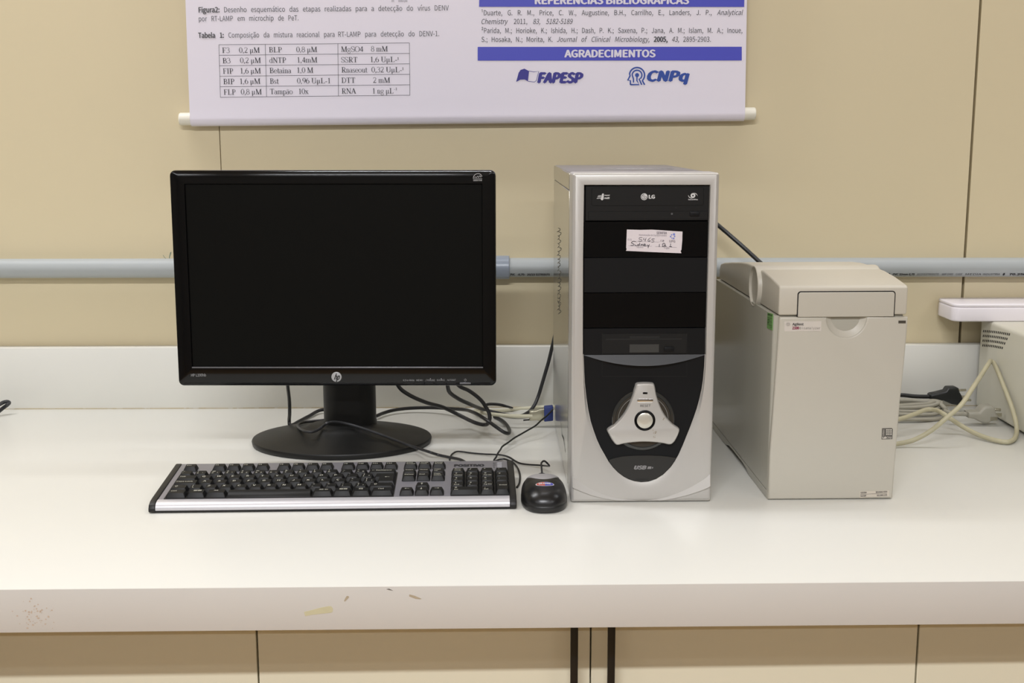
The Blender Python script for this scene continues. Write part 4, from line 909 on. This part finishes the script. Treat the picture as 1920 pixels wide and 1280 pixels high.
b = MB(); b.tube(path([MO.P(-.0005, mB*.80, zc+.001), MO.P(-.0006, mB*.86, zc+.0045), MO.P(-.0007, mB*1.0, zc+.0075), (1015.2, 867.5, 'Y', 1.542), (1020.5, 864, 'Y', 1.553), (1026.5, 868.5, 'Y', 1.558), (1029.5, 872, 'Y', 1.553), (1023, 873, 'z', .012), (1009, 871.8, 'z', .006), (990, 870.6, 'z', .004), (976.6, 868.6, 'z', .003), (966, 864, 'z', .002), (955, 857, 'z', .0018), (944, 853.4, 'z', .0035), (928, 851.8, 'z', .0045), (912, 851.2, 'z', .003), (895, 850, 'z', .0025), (880, 848.5, 'z', .0025), (868, 846.8, 'z', .003), (857, 846.3, 'z', .004), (849, 850, 'z', .003), (845, 855, 'z', .002), (843, 862, 'z', .0018)]), .0013, 8, 5); b.build('cable', M_cable, ms, label='thin black mouse cable')

# ------------------------------------------------------------------ bioanalyzer
M_beige = mat('instrument_beige', (189, 184, 171), 0.42, bump=0.05, bscale=1100); M_beige2 = mat('instrument_side_shaded', (172, 169, 157), 0.3, bump=0.03, bscale=900); M_lid = mat('instrument_lid', (193, 187, 173), 0.42, bump=0.05, bscale=1100); M_line = mat('seam_black', (14, 14, 16), 0.6)  # side beige darkened: shade beside the tower is put into its colour
aa = 0.0154; AF = Fr((0.3373, 1.4844, 0), (cos(aa), sin(aa), 0), (0, 0, 1))
an = thing('laboratory_analyzer', 'tall beige laboratory analyzer with hinged lid right of the computer tower', 'analyzer', AF.P(.082, 0, -.2))
AW0, AW1 = .1612, .1668
def aloop(bz, a1, c0, c1, r=.004): return [AF.P(x, bz, y) for x, y in rrect(0, a1, c1, c0, r, 3)]
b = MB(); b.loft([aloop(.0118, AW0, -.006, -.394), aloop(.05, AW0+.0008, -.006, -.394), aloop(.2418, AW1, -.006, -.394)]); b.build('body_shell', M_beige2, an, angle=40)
b = MB(); b.loft([[AF.P(x, z, y) for x, y in rrect(.0080, w_-.003, -.390, -.010, .003, 3)] for z, w_ in ((.009, AW0), (.244, AW1))]); b.build('inner_chassis', M_line, an)
ASd = Fr(AF.P(0, 0, 0), -AF.n, (0, 0, 1))          # left side: a = depth
prof = [(.006, 0), (.112, 0), (.122, .0012), (.135, .0048), (.16, .0062), (.235, .0062), (.262, .0045), (.276, .0012), (.286, 0), (.394, 0), (.394, .0104), (.006, .0104)]
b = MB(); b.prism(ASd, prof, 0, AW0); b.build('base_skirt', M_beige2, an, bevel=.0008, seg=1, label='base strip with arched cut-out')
# front cover with a thumb scoop
K2 = 4.8
def z4(x, y): return (1330+x/K2, 460+y/K2)
cl = AF.pxs([(1440.5, 937.5), (1443.5, 850), (1448.5, 785), (1453.5, 715), (1457.5, 660), (1461.5, 600), (1462.5, 594.3)])
cr = AF.pxs([(1703, 594.3), (1701.5, 620), (1695, 690), (1688.5, 750), (1679.5, 860), (1673.5, 937)])
sc = AF.px(1588, 594.3); sr = .5*(AF.px(1625.5, 594.3)[0]-AF.px(1550.5, 594.3)[0]); sdep = sc[1]-AF.px(1588, 633)[1]
tb = cl[-1][1]
notch = [(sc[0]+sr*cos(radians(t)), tb+sdep*sin(radians(t))) for t in range(180, 361, 12)]
poly = cl[::-1]; poly = [cl[0]]+[cr[-1]]+cr[::-1][1:]+notch[::-1]+cl[::-1][:-1]
poly = [(x, min(y, tb) if y > .2 else max(y, .0012)) for x, y in poly]
FC = AF.at(.0)
b = MB(); b.pillow(FC, poly, -.012, 0, .0028, 4); cov = b.build('front_cover', M_beige, an, angle=50)
b = MB(); rings = []
for k in range(9):
    r = 1-k/8.5; rings.append([FC.P(sc[0]+(sr+.0015)*r*cos(radians(t)), tb+.0005+(sdep+.0015)*r*sin(radians(t)), -.0012-.0090*(1-r**2.2)) for t in range(180, 361, 12)])
b.loft(rings, caps=(False, True), closed=False); b.build('thumb_scoop', M_beige, an, angle=60)
# lid
lidp = [(.0006, .2426), (.0006, .2765), (.0018, .2788), (.006, .2803), (.05, .2855), (.092, .2885), (.155, .2892), (.19, .2886), (.23, .2858), (.30, .2785), (.36, .2715), (.385, .2668), (.392, .258), (.392, .2426)]
LS = Fr(AF.P(0, 0, 0), -AF.n, (0, 0, 1))
b = MB(); b.loft([[AF.P(a, y, -d) for d, y in lidp] for a in (.0052, .1686)]); lid = b.build('lid', M_lid, an, bevel=.0030, seg=3, angle=40)
cyc, cyb, cyr = .123, .2645, .0286
CY = Fr(AF.P(0, cyb, -cyc), -AF.n, (0, 0, 1)); 
def cyl(prof, mb): return mb.loft([[AF.P(a, cyb+r*sin(2*pi*k/56), -cyc+r*cos(2*pi*k/56)) for k in range(56)] for r, a in prof])
b = MB(); cyl([(.0001, .0032), (.0220, .0030), (.0242, .0026), (.0250, .0012), (.0262, -.0006), (.0275, -.0004), (cyr, .0014), (cyr, .1650), (.0278, .1672), (.0262, .1684), (.0001, .1688)], b); b.build('hinge_barrel', M_lid, lid, angle=40, label='round hinge barrel with dished end')
LF = AF.at(-.0006)
h0 = LF.px(1495.5, 545.8); h1 = LF.px(1677, 592.6)
ro = rrect(h0[0], h1[0], h1[1], h0[1], .0042, 5, only=(0, 1))
b = MB(); b.prism(LF, ro, -.001, .0003); b.build('handle_gap', M_line, lid, label='black gap around the handle flap')
ri = rrect(h0[0]+.0013, h1[0]-.0013, h1[1]-.0002, h0[1]-.0014, .0034, 5, only=(0, 1))
b = MB(); b.pillow(LF, ri, -.001, .0014, .0007, 3); b.build('handle_flap', M_beige, lid, angle=50)
p = FC.pxs([(1684.3, 606), (1698.3, 600.8)]); b = MB(); b.box(FC, p[0][0], p[1][0], p[0][1], p[1][1], -.001, .0004); b.build('status_light', mat('dark_lens', (74, 70, 62), .25), cov)
K6 = 4.923
def z6(x, y): return (1330+x/K6, 590+y/K6)
p = FC.pxs([z6(690, 152), z6(1035, 58)]); b = MB(); b.prism(FC, rrect(p[0][0], p[1][0], p[0][1], p[1][1], .0006), 0, .0003); npl = b.build('name_plate', mat('name_plate_beige', (206, 199, 190), .3), cov, label='thin name plate with maker lettering')
NF_ = FC.at(.0003); b = MB(); text(b, NF_, 'Agilent', z6(766, 97), z6(870, 97), 4.4, .0002, bold=.02); b.build('maker_lettering', mat('grey_lettering', (84, 80, 80), .5), npl)
b = MB(); text(b, NF_, '2100', z6(764, 133), z6(828, 133), 4.8, .0002, bold=.03); b.build('model_number', mat('magenta_lettering', (140, 52, 80), .5), npl)
b = MB(); xs = [834+k*(1025-834-14)/10 for k in range(11)]
for ch, x in zip('Bioanalyzer', xs): x += 0 if ch not in 'il' else 5; text(b, NF_, ch, z6(x, 133), z6(x+(13 if ch not in 'il' else 3.4), 133), 4.4, .0002)
c0 = NF_.px(*z6(727, 88))
for k in range(8):
    t = k*pi/4; b.ribbon(NF_, [(c0[0]+.0013*cos(t), c0[1]+.0013*sin(t)), (c0[0]+.0030*cos(t), c0[1]+.0030*sin(t))], .00035, .0002)
b.ribbon(NF_, [(c0[0]+.0011*cos(k*pi/8), c0[1]+.0011*sin(k*pi/8)) for k in range(17)], .0003, .0002)
b.build('model_lettering', mat('pale_lettering', (120, 114, 110), .5), npl)
GS = Fr(ASd.P(0, 0, -.0002), ASd.u, ASd.v)
gq = [(1439.4, 585.8), (1454.0, 591.2), (1452.6, 622.2), (1438.4, 614.8)]
gp = GS.pxs(gq); gp = [(max(.0075, x), y) for x, y in gp]
b = MB(); b.prism(GS, gp, -.0003, .0004); gs = b.build('green_sticker', mat('sticker_green', (112, 160, 92), .45), an, label='small green service sticker on the left side')
b = MB(); G2 = GS.at(-.0003)
def gpt(u, v): 
    x = (gp[0][0]*(1-u)+gp[1][0]*u)*(1-v)+(gp[3][0]*(1-u)+gp[2][0]*u)*v; y = (gp[0][1]*(1-u)+gp[1][1]*u)*(1-v)+(gp[3][1]*(1-u)+gp[2][1]*u)*v; return x, y
for v, u0, u1, wd in ((.1, .1, .6, .0016), (.12, .65, .95, .0012), (.3, .05, .95, .0005), (.42, .1, .5, .0012), (.52, .05, .95, .0005), (.62, .1, .35, .002), (.74, .05, .95, .0005), (.84, .6, .95, .0006)): b.ribbon(G2, [gpt(u0, v), gpt(u1, v)], wd, -.0002)
b.build('sticker_print', mat('sticker_dark_green', (54, 84, 48), .5), gs)
K7 = 7.53
def z7(x, y): return (1600+x/K7, 780+y/K7)
b = MB(); b.prism(FC, FC.pxs([z7(*p) for p in ((398, 327), (550, 322), (557, 182), (543, 166), (405, 170))]), 0, .0004); bd = b.build('chip_badge', mat('badge_grey', (98, 94, 88), .45), cov, label='dark square badge with nine dots')
B7 = FC.at(.0004); b = MB()
for x in (474, 502, 531):
    for y in (193, 222, 252):
        q = B7.px(*z7(x, y)); b.flat(B7, circ(q[0], q[1], .00095, n=12), .0002)
text(b, B7, 'Lab', z7(410, 317), z7(466, 314), 3.6, .0002, bold=.03); text(b, B7, 'Chip', z7(468, 314), z7(540, 311), 3.4, .0002, bold=-.005)
text(b, B7, 'caliper', z7(428, 278), z7(434, 186), 2.0, .0002)
b.build('badge_print', mat('badge_white', (214, 208, 196), .5), bd)
b = MB(); b.prism(FC, FC.pxs([z7(*p) for p in ((85, 1150), (505, 1128), (508, 1044), (88, 1060))]), 0, .0003); sp = b.build('serial_plate', mat('serial_plate_beige', (202, 193, 178), .4), cov, label='small serial number plate at the foot')
S7 = FC.at(.0003); b = MB()
for s, x0, y0, x1, y1 in (('G2938A', 102, 1090, 188, 1086), ('BIOANALYZER', 318, 1082, 478, 1074), ('Serial#', 100, 1136, 180, 1131), ('DE13801135', 332, 1128, 475, 1121)): text(b, S7, s, z7(x0, y0), z7(x1, y1), 2.8, .0002, bold=.01)
b.ribbon(S7, S7.pxs([z7(100, 1103), z7(475, 1088)]), .0004, .0002); b.build('serial_print', mat('grey_lettering', (84, 80, 80), .5), sp)

# ------------------------------------------------------------------ instrument and case at the right end
M_box = mat('pale_instrument', (206, 203, 188), 0.45, bump=0.04, bscale=900)
BX0, BX1, BY0, BY1, BH = .8098, 1.15, 1.62, 2.008, .1585
bo = thing('instrument_box', 'pale beige instrument with vent slots at the right edge of the worktop', 'instrument', ((BX0+BX1)/2, (BY0+BY1)/2, 0))
b = MB(); b.box(Z0, BX0, BX1, BY0, BY1, .004, BH); b.build('housing', M_box, bo, bevel=.006, seg=4)
b = MB(); b.box(Z0, BX0+.012, BX1-.012, BY0+.012, BY1-.012, .0, .006); b.build('base', M_line, bo)
BS = Fr((BX0, 0, 0), (0, -1, 0), (0, 0, 1)); b = MB()
for r, x1 in enumerate((1010, 992, 975, 957)):
    n = 15-r
    for k in range(n):
        x = 818-r*2+(x1-818+r*2)*k/(n-1); y = 322+r*36+(x-818)*.13-4*sin(pi*k/(n-1))
        q = BS.px(1640+x/4, 540+y/4); b.prism(BS, [(q[0]-.0028, q[1]-.0020), (q[0]+.0010, q[1]-.0020), (q[0]+.0028, q[1]+.0020), (q[0]-.0010, q[1]+.0020)], -.0003, .0003)
b.build('vent_slots', mat('slot_dark', (60, 58, 52), .8), bo)
M_case = mat('white_plastic', (236, 231, 236), 0.3)
wc = thing('plastic_case', 'long flat white plastic case resting on the beige instrument by the wall', 'case', (.95, 2.003, BH))
b = MB(); ol = rrect(.7452, 1.16, 1.963, 2.046, .015, 5); b.loft([[Vector((x, y, BH)) for x, y in ol], [Vector((x, y, BH+.0245)) for x, y in ol]]); b.build('case_body', M_case, wc, bevel=.003, seg=3)
b = MB(); b.loft([[Vector((x, y, BH+.0243)) for x, y in ol], [Vector((x, y, BH+.0300)) for x, y in ol]]); b.build('case_lid', M_case, wc, bevel=.0022, seg=3)

# ------------------------------------------------------------------ cables
def cable(name, label, pts, r, M, sides=10, n=7):
    P = path(pts); base = Vector((P[0].x, P[0].y, min(p.z for p in P)))
    b = MB(); b.tube(P, r, sides, n); o = b.build(name, M, None, base); return tag(o, label, 'cable')
cable('power_cable', 'black cable dropping behind the monitor foot and looping before the white plug', [(538, 700, 'Y', 1.80), (539.5, 724, 'Y', 1.83), (542.5, 750, 'Y', 1.86), (543, 775, 'Y', 1.88), (542.3, 789, 'Y', 1.893), (543.5, 797, 'z', .0032), (549, 796, 'z', .0032), (560, 790, 'z', .0032), (580, 779.5, 'z', .004), (602, 768.5, 'z', .006), (640, 768, 'Y', 1.96), (680, 783, 'z', .005), (702, 780.5, 'z', .006), (718, 774.5, 'z', .006), (737, 769, 'z', .007), (765, 765.3, 'z', .008), (809, 764, 'z', .010), (847, 766, 'z', .014), (872, 768, 'z', .02), (884, 771.5, 'z', .028), (899, 778.5, 'z', .036), (916, 790, 'z', .034), (930, 800, 'z', .027), (944, 809.5, 'z', .020), (952, 812.3, 'z', .016), (955, 809, 'z', .013), (953, 801, 'z', .010), (945, 791, 'z', .006), (936, 785, 'z', .0032), (927, 781, 'z', .0032)], .0029, M_cable)
cable('monitor_cable', 'dark cable hanging from the monitor into a U loop before the wall upstand', [(738, 700, 'Y', 1.78), (748, 725, 'Y', 1.79), (767, 740, 'Y', 1.805), (799, 754.3, 'Y', 1.83), (831, 763.5, 'Y', 1.86), (864, 779.5, 'z', .022), (880, 787.5, 'z', .018), (896, 793.8, 'z', .016), (908, 796, 'z', .014), (915.5, 792.5, 'Y', 1.83), (918.3, 784, 'Y', 1.83), (916.5, 773, 'Y', 1.83), (911, 763, 'Y', 1.83), (904, 752.5, 'Y', 1.83), (893, 742, 'Y', 1.83), (878, 731.5, 'Y', 1.83), (862, 724, 'Y', 1.825), (846, 705, 'Y', 1.82)], .0031, M_cable2)
cable('display_cable', 'dark cable from under the monitor right side climbing behind the tower', [(838, 700, 'Y', 1.77), (839.5, 724, 'Y', 1.78), (843, 735, 'Y', 1.79), (858, 746.5, 'Y', 1.805), (880, 757, 'Y', 1.84), (902, 766, 'Y', 1.935), (914, 769.5, 'Y', 1.972), (928, 773, 'z', .0045), (945, 777, 'z', .0045), (965, 780, 'z', .0045), (978, 779.3, 'z', .0045), (988, 774.5, 'z', .007), (997, 766.5, 'Y', 1.975), (1003, 757.5, 'Y', 1.98), (1009.5, 742, 'Y', 1.985), (1016.5, 719, 'Y', 1.985), (1023, 697, 'Y', 1.985), (1028.5, 678, 'Y', 1.985), (1036, 647, 'Y', 1.975), (1043, 620, 'Y', 1.96), (1052, 600, 'Y', 1.94)], .0031, M_cable2)
cable('short_cable', 'short black cable end resting on the cream cable behind the loops', [(908, 760.8, 'Y', 1.992), (912, 758.6, 'Y', 1.992), (919, 757.3, 'Y', 1.992), (936, 758.3, 'Y', 1.992), (950, 761.6, 'Y', 1.992), (962, 764.4, 'Y', 1.992)], lambda t: .0026*(1-.55*max(0, t-.7)/.3), M_cable)
M_cream = mat('cream_cable', (206, 202, 178), 0.45, noise=0.06, nscale=60); M_gcable = mat('grey_cable', (152, 148, 134), 0.5, noise=0.06, nscale=60)
vg = thing('video_cable', 'cream video cable with metal and blue plug at the rear left of the tower', 'cable', at(930, 777, z=0))
b = MB(); b.tube(path([(1060, 758.5, 'Y', 2.012), (1034, 761.3, 'Y', 2.012), (1005, 763.6, 'Y', 2.012), (975, 766, 'Y', 2.01), (950, 768.3, 'z', .0042), (925, 769.9, 'z', .0042), (905, 769.6, 'z', .0045), (894.5, 768.8, 'z', .005), (890, 770.8, 'z', .006), (895, 773.2, 'z', .009), (910, 774.4, 'z', .016), (930, 777, 'z', .0205), (954, 779.2, 'z', .0205), (977, 780, 'z', .0195), (998, 779.5, 'z', .0195)]), .0030, 10, 6); b.build('cord', M_cream, vg)
v0, v1 = at(992.5, 778.5, Y=1.885), at(1022, 775.5, Y=1.885); vd = (v1-v0).normalized(); VF = Fr(v0, vd, Vector((0, 0, 1))); L = (v1-v0).length
b = MB(); b.loft([[VF.P(x*L, s*y, s2*.0065) for s, s2 in ((-1, -1), (1, -1), (1, 1), (-1, 1))] for x, y in ((0, .0075), (.06, .0080), (.5, .0080), (.58, .0095), (1.0, .0100))]); b.build('metal_hood', mat('dull_nickel', (170, 166, 146), .3, metal=.8), vg, bevel=.0012, seg=2)
b = MB(); b.box(VF, L*.93, L+.013, -.0115, .0125, -.008, .008); b.build('blue_plug', mat('plug_blue', (36, 52, 112), .5), vg, bevel=.0015)
b = MB(); b.tube([VF.P(-.010, -.0062, .004), VF.P(.004, -.0062, .004)], .0013, 10, 1); b.build('thumbscrew', M_kblk, vg)
FOOT = [(.0, .034), (.048, .032), (.055, .0272), (.07, .0215), (.09, .017), (.115, .0125), (.134, .0105), (.1415, .0100), (.146, .006), (.152, 0), (9, 0)]
def lay(x, y, r=.0021):
    """the point seen at a pixel, resting on the monitor foot or on the worktop"""
    z = r
    for _ in range(40):
        p = at(x, y, z=z); rho = sqrt((p.x-BC.x)**2+((p.y-BC.y)/.787)**2); h = 0
        for (r0, h0), (r1, h1) in zip(FOOT, FOOT[1:]):
            if r0 <= rho < r1: h = h0+(h1-h0)*(rho-r0)/(r1-r0)
        z = z*.5+(h+r+.0026)*.5
    return at(x, y, z=z+.0006)
cable('keyboard_cable', 'dark cord crossing the monitor foot to the back of the keyboard', [lay(875, 868), lay(862, 861), lay(840, 856.5), (820, 852, 'z', .006), (806, 847.5, 'z', .0125)]+[lay(x, y) for x, y in ((780, 839), (767, 834.5), (742, 825), (718, 815.8))]+[(700, 809.5, 'Y', 1.745), (675, 801, 'Y', 1.752), (654, 795, 'Y', 1.758), (636, 791.5, 'Y', 1.760), (621, 791, 'Y', 1.758), (612, 793.5, 'Y', 1.752)]+[(604, 800, 'z', .0325), (594, 806.5, 'z', .0305), (583, 809.6, 'z', .0312), (573, 808.3, 'z', .0310), (564, 804.5, 'z', .0290), (559, 799.5, 'z', .0245), (559.5, 795.5, 'z', .0215), (565, 792.6, 'z', .0205), (574, 790.6, 'z', .0195), (586, 789.3, 'z', .0195), (600, 788, 'z', .0195), (612, 786.5, 'z', .0195)], .0021, M_cable2)
cable('thin_cable', 'thin black wire from the rear of the tower down beside the mouse', [(1036.5, 767.5, 'Y', 1.87), (1026, 778.5, 'Y', 1.855), (1014, 788.5, 'Y', 1.835), (1003, 798.5, 'z', .020), (989.5, 806.3, 'z', .016), (977, 813.5, 'z', .013), (965, 820.3, 'z', .011), (954, 828.5, 'z', .010), (942, 836.8, 'z', .009), (938.5, 842.5, 'z', .009), (932.5, 851.5, 'z', .0095), (930, 857, 'z', .006), (926.5, 862, 'z', .003), (926.5, 864, 'z', .0018), (930.5, 863.3, 'z', .0018), (937, 861, 'z', .0025), (945, 860.3, 'z', .003), (953, 862.5, 'z', .004), (962, 867, 'z', .004), (968.5, 874, 'z', .003), (973, 882.5, 'z', .0025), (974.8, 890, 'z', .002), (974.8, 898, 'z', .0018), (973.5, 906, 'z', .0016), (971, 911, 'z', .0016), (969, 913, 'z', .0016)], .00135, M_cable, 8, 5)
cable('wall_cable', 'black cable slanting from behind the tower down to the back of the beige analyzer', [(1240, 420, 'Y', 1.935), (1280, 390, 'Y', 1.96), (1312, 396, 'Y', 1.98), (1335, 413, 'Y', 1.99), (1351, 426, 'Y', 1.99), (1372, 444, 'Y', 1.985), (1396, 465, 'Y', 1.975), (1422, 489, 'Y', 1.96), (1448, 514, 'Y', 1.945), (1460, 560, 'Y', 1.94), (1462, 640, 'Y', 1.93), (1462, 700, 'Y', 1.905)], .0036, M_cable)
cable('stray_cable', 'grey black cable end entering at the left edge of the worktop', [(-420, 830, 'z', .0035), (-250, 836, 'z', .0035), (-110, 824, 'z', .0035), (-40, 800, 'z', .004), (-15, 781, 'z', .005), (-2, 771, 'z', .008), (6, 764.5, 'z', .012), (14, 758.5, 'z', .018), (17, 754.5, 'z', .020), (14, 752.8, 'z', .022), (8, 753.5, 'z', .022), (-2, 758.5, 'z', .020), (-20, 768, 'z', .012), (-45, 780, 'z', .006), (-90, 795, 'z', .0035), (-200, 800, 'z', .0035), (-380, 790, 'z', .0035)], .0033, M_cable2)
# right-hand tangle
cable('beige_cable', 'thick beige cable rising in a pointed loop against the instrument box', [(1630, 838, 'z', .0048), (1660, 836, 'z', .0048), (1680, 832.3, 'z', .006), (1698, 829, 'z', .008), (1715, 824, 'z', .012), (1745, 807.5, 'z', .026), (1775, 782.8, 'z', .047), (1800, 761, 'z', .062), (1825, 725, 'z', .082), (1841, 701, 'Y', 1.875), (1853, 682.5, 'Y', 1.905), (1858.5, 676.8, 'X', .801), (1862.5, 680, 'X', .803), (1868, 690, 'X', .803), (1880, 719, 'X', .803), (1890, 744, 'X', .802), (1898, 766, 'X', .802), (1904.5, 790, 'X', .800), (1906.5, 806, 'z', .010), (1904, 818, 'z', .006), (1898.5, 825, 'z', .0048), (1888, 828.3, 'z', .0048), (1870, 826, 'z', .0048), (1835, 815, 'z', .007), (1802.5, 798, 'z', .014), (1780, 782.8, 'z', .027), (1768, 775, 'z', .032), (1757, 769.3, 'z', .0335), (1745, 767.3, 'z', .0335), (1735, 768.3, 'z', .033), (1715, 776, 'z', .030), (1695, 783, 'z', .0285), (1675, 788, 'z', .026), (1650, 794, 'z', .02)], .0036, mat('beige_cable_skin', (180, 174, 146), .45, noise=.12, nscale=45), 12, 7)
co = thing('coiled_cord', 'bundle of coiled grey cord with grey three-pin plug on the worktop', 'power cord', (.67, 1.94, 0))
b = MB(); P = []; rr = random.Random(11)
lv = [(0.048, 0.004), (.040, .011), (.030, .0145), (.020, .0205), (.016, .0225)]
for li, (ry, z) in enumerate(lv):
    for k in range(16):
        t = 2*pi*k/16
        P.append(Vector((.655+(.085-.004*li)*cos(t), 1.952-(.008 if li > 2 else 0)+ry*sin(t)+.002*li, z+.0012*sin(3*t+li)+(.003 if abs(cos(t)) > .9 else 0))))
PG = wallframe(1.886)
def z8(x, y): return (1670+x/7.68, 700+y/7.68)
q0 = PG.px(*z8(1000, 580))
P += [Vector((.728, 1.928, .018)), PG.P(q0[0]-.018, q0[1]+.001, -.012), PG.P(q0[0]-.004, q0[1], -.001), PG.P(q0[0]+.006, q0[1], -.001)]
b.tube([Vector((p.x, p.y, max(p.z, .0036))) for p in P], .0034, 10, 6); b.build('cord', M_gcable, co)
M_gplug = mat('grey_plug', (158, 155, 143), .45)
gz = PG.pxs([z8(*p) for p in ((1095, 545), (1190, 538), (1250, 540), (1290, 490), (1340, 455), (1440, 455), (1475, 480), (1490, 560), (1530, 600), (1500, 660), (1420, 672), (1380, 700), (1310, 700), (1240, 672), (1185, 640), (1100, 628))])
b = MB(); b.pillow(PG, [(x, max(y, .0006)) for x, y in gz], -.012, .010, .004, 4); b.build('plug_body', M_gplug, co, angle=55, label='grey three-pin plug')
b = MB(); p0, p1 = PG.px(*z8(1000, 580)), PG.px(*z8(1190, 588))
for k in range(6):
    s, e = k/6, (k+.7)/6; b.tube([PG.P(p0[0]+(p1[0]-p0[0])*(.45+.55*s), p0[1], -.001), PG.P(p0[0]+(p1[0]-p0[0])*(.45+.55*e), p0[1], -.001)], .0044+.0009*s, 14, 1)
b.tube([PG.P(p0[0]-.012, p0[1], -.001), PG.P(p1[0], p1[1], -.001)], .0036, 12, 1); b.build('strain_relief', M_gplug, co)
M_pin = mat('nickel_pin', (190, 186, 170), .25, metal=.9)
pa, pb = PG.px(*z8(1430, 512)), PG.px(*z8(1575, 518)); b = MB(); b.tube([PG.P(*pa, .0), PG.P(*pb, .003)], .0024, 12, 1); b.build('pin', M_pin, co, bevel=.0006)
pa, pb = PG.px(*z8(1480, 590)), PG.px(*z8(1598, 606)); b = MB(); b.box(PG, pa[0], pb[0], pa[1]-.0034, pa[1]+.0022, -.001, .0006); b.build('pin', M_pin, co)
pa, pb = PG.px(*z8(1400, 625)), PG.px(*z8(1500, 636)); b = MB(); b.box(PG, pa[0], pb[0], pa[1]-.0034, pa[1]+.0024, .0086, .0102); b.build('pin', M_pin, co)
bp = thing('power_plug', 'black three-pin plug and its cord lying on the coiled grey cord', 'power plug', at(1750, 745, Y=1.985))
PB = wallframe(1.985); M_bplug = mat('black_plug', (22, 24, 24), .4)
b = MB(); b.tube(path([(1600, 748, 'Y', 1.975), (1660, 742, 'Y', 1.98), (1691, 740.5, 'Y', 1.985), (1715, 742.8, 'Y', 1.985), (1742, 743.2, 'Y', 1.985), (1752, 742, 'Y', 1.985)]), .0035, 12, 5); b.build('cord', M_bplug, bp)
gz = PB.pxs([z8(*p) for p in ((550, 300), (575, 284), (650, 270), (770, 240), (800, 194), (820, 188), (920, 186), (958, 200), (970, 250), (1000, 300), (1024, 380), (990, 430), (940, 444), (860, 430), (800, 405), (740, 378), (600, 380), (555, 365))])
b = MB(); b.pillow(PB, gz, -.008, .009, .0035, 4); b.build('plug_body', M_bplug, bp, angle=55)
b = MB()
for x in (588, 630, 672):
    q = PB.px(*z8(x, 328)); b.tube([PB.P(q[0]-.0012, q[1], 0), PB.P(q[0]+.0012, q[1], 0)], .0066+(x-588)*.000012, 16, 1)
b.build('grip_ribs', M_bplug, bp)
for (x0, y0), (x1, y1), c in (((960, 245), (1092, 241), -.002), ((940, 325), (1080, 328), .0045), ((1010, 380), (1150, 380), .002)):
    p0, p1 = PB.px(*z8(x0, y0)), PB.px(*z8(x1, y1)); b = MB(); b.tube([PB.P(*p0, c), PB.P(*p1, c)], .0021, 12, 1); b.build('pin', M_pin, bp, bevel=.0006)

# tidy
for o in bpy.data.objects:
    if '_b' in o: del o['_b']
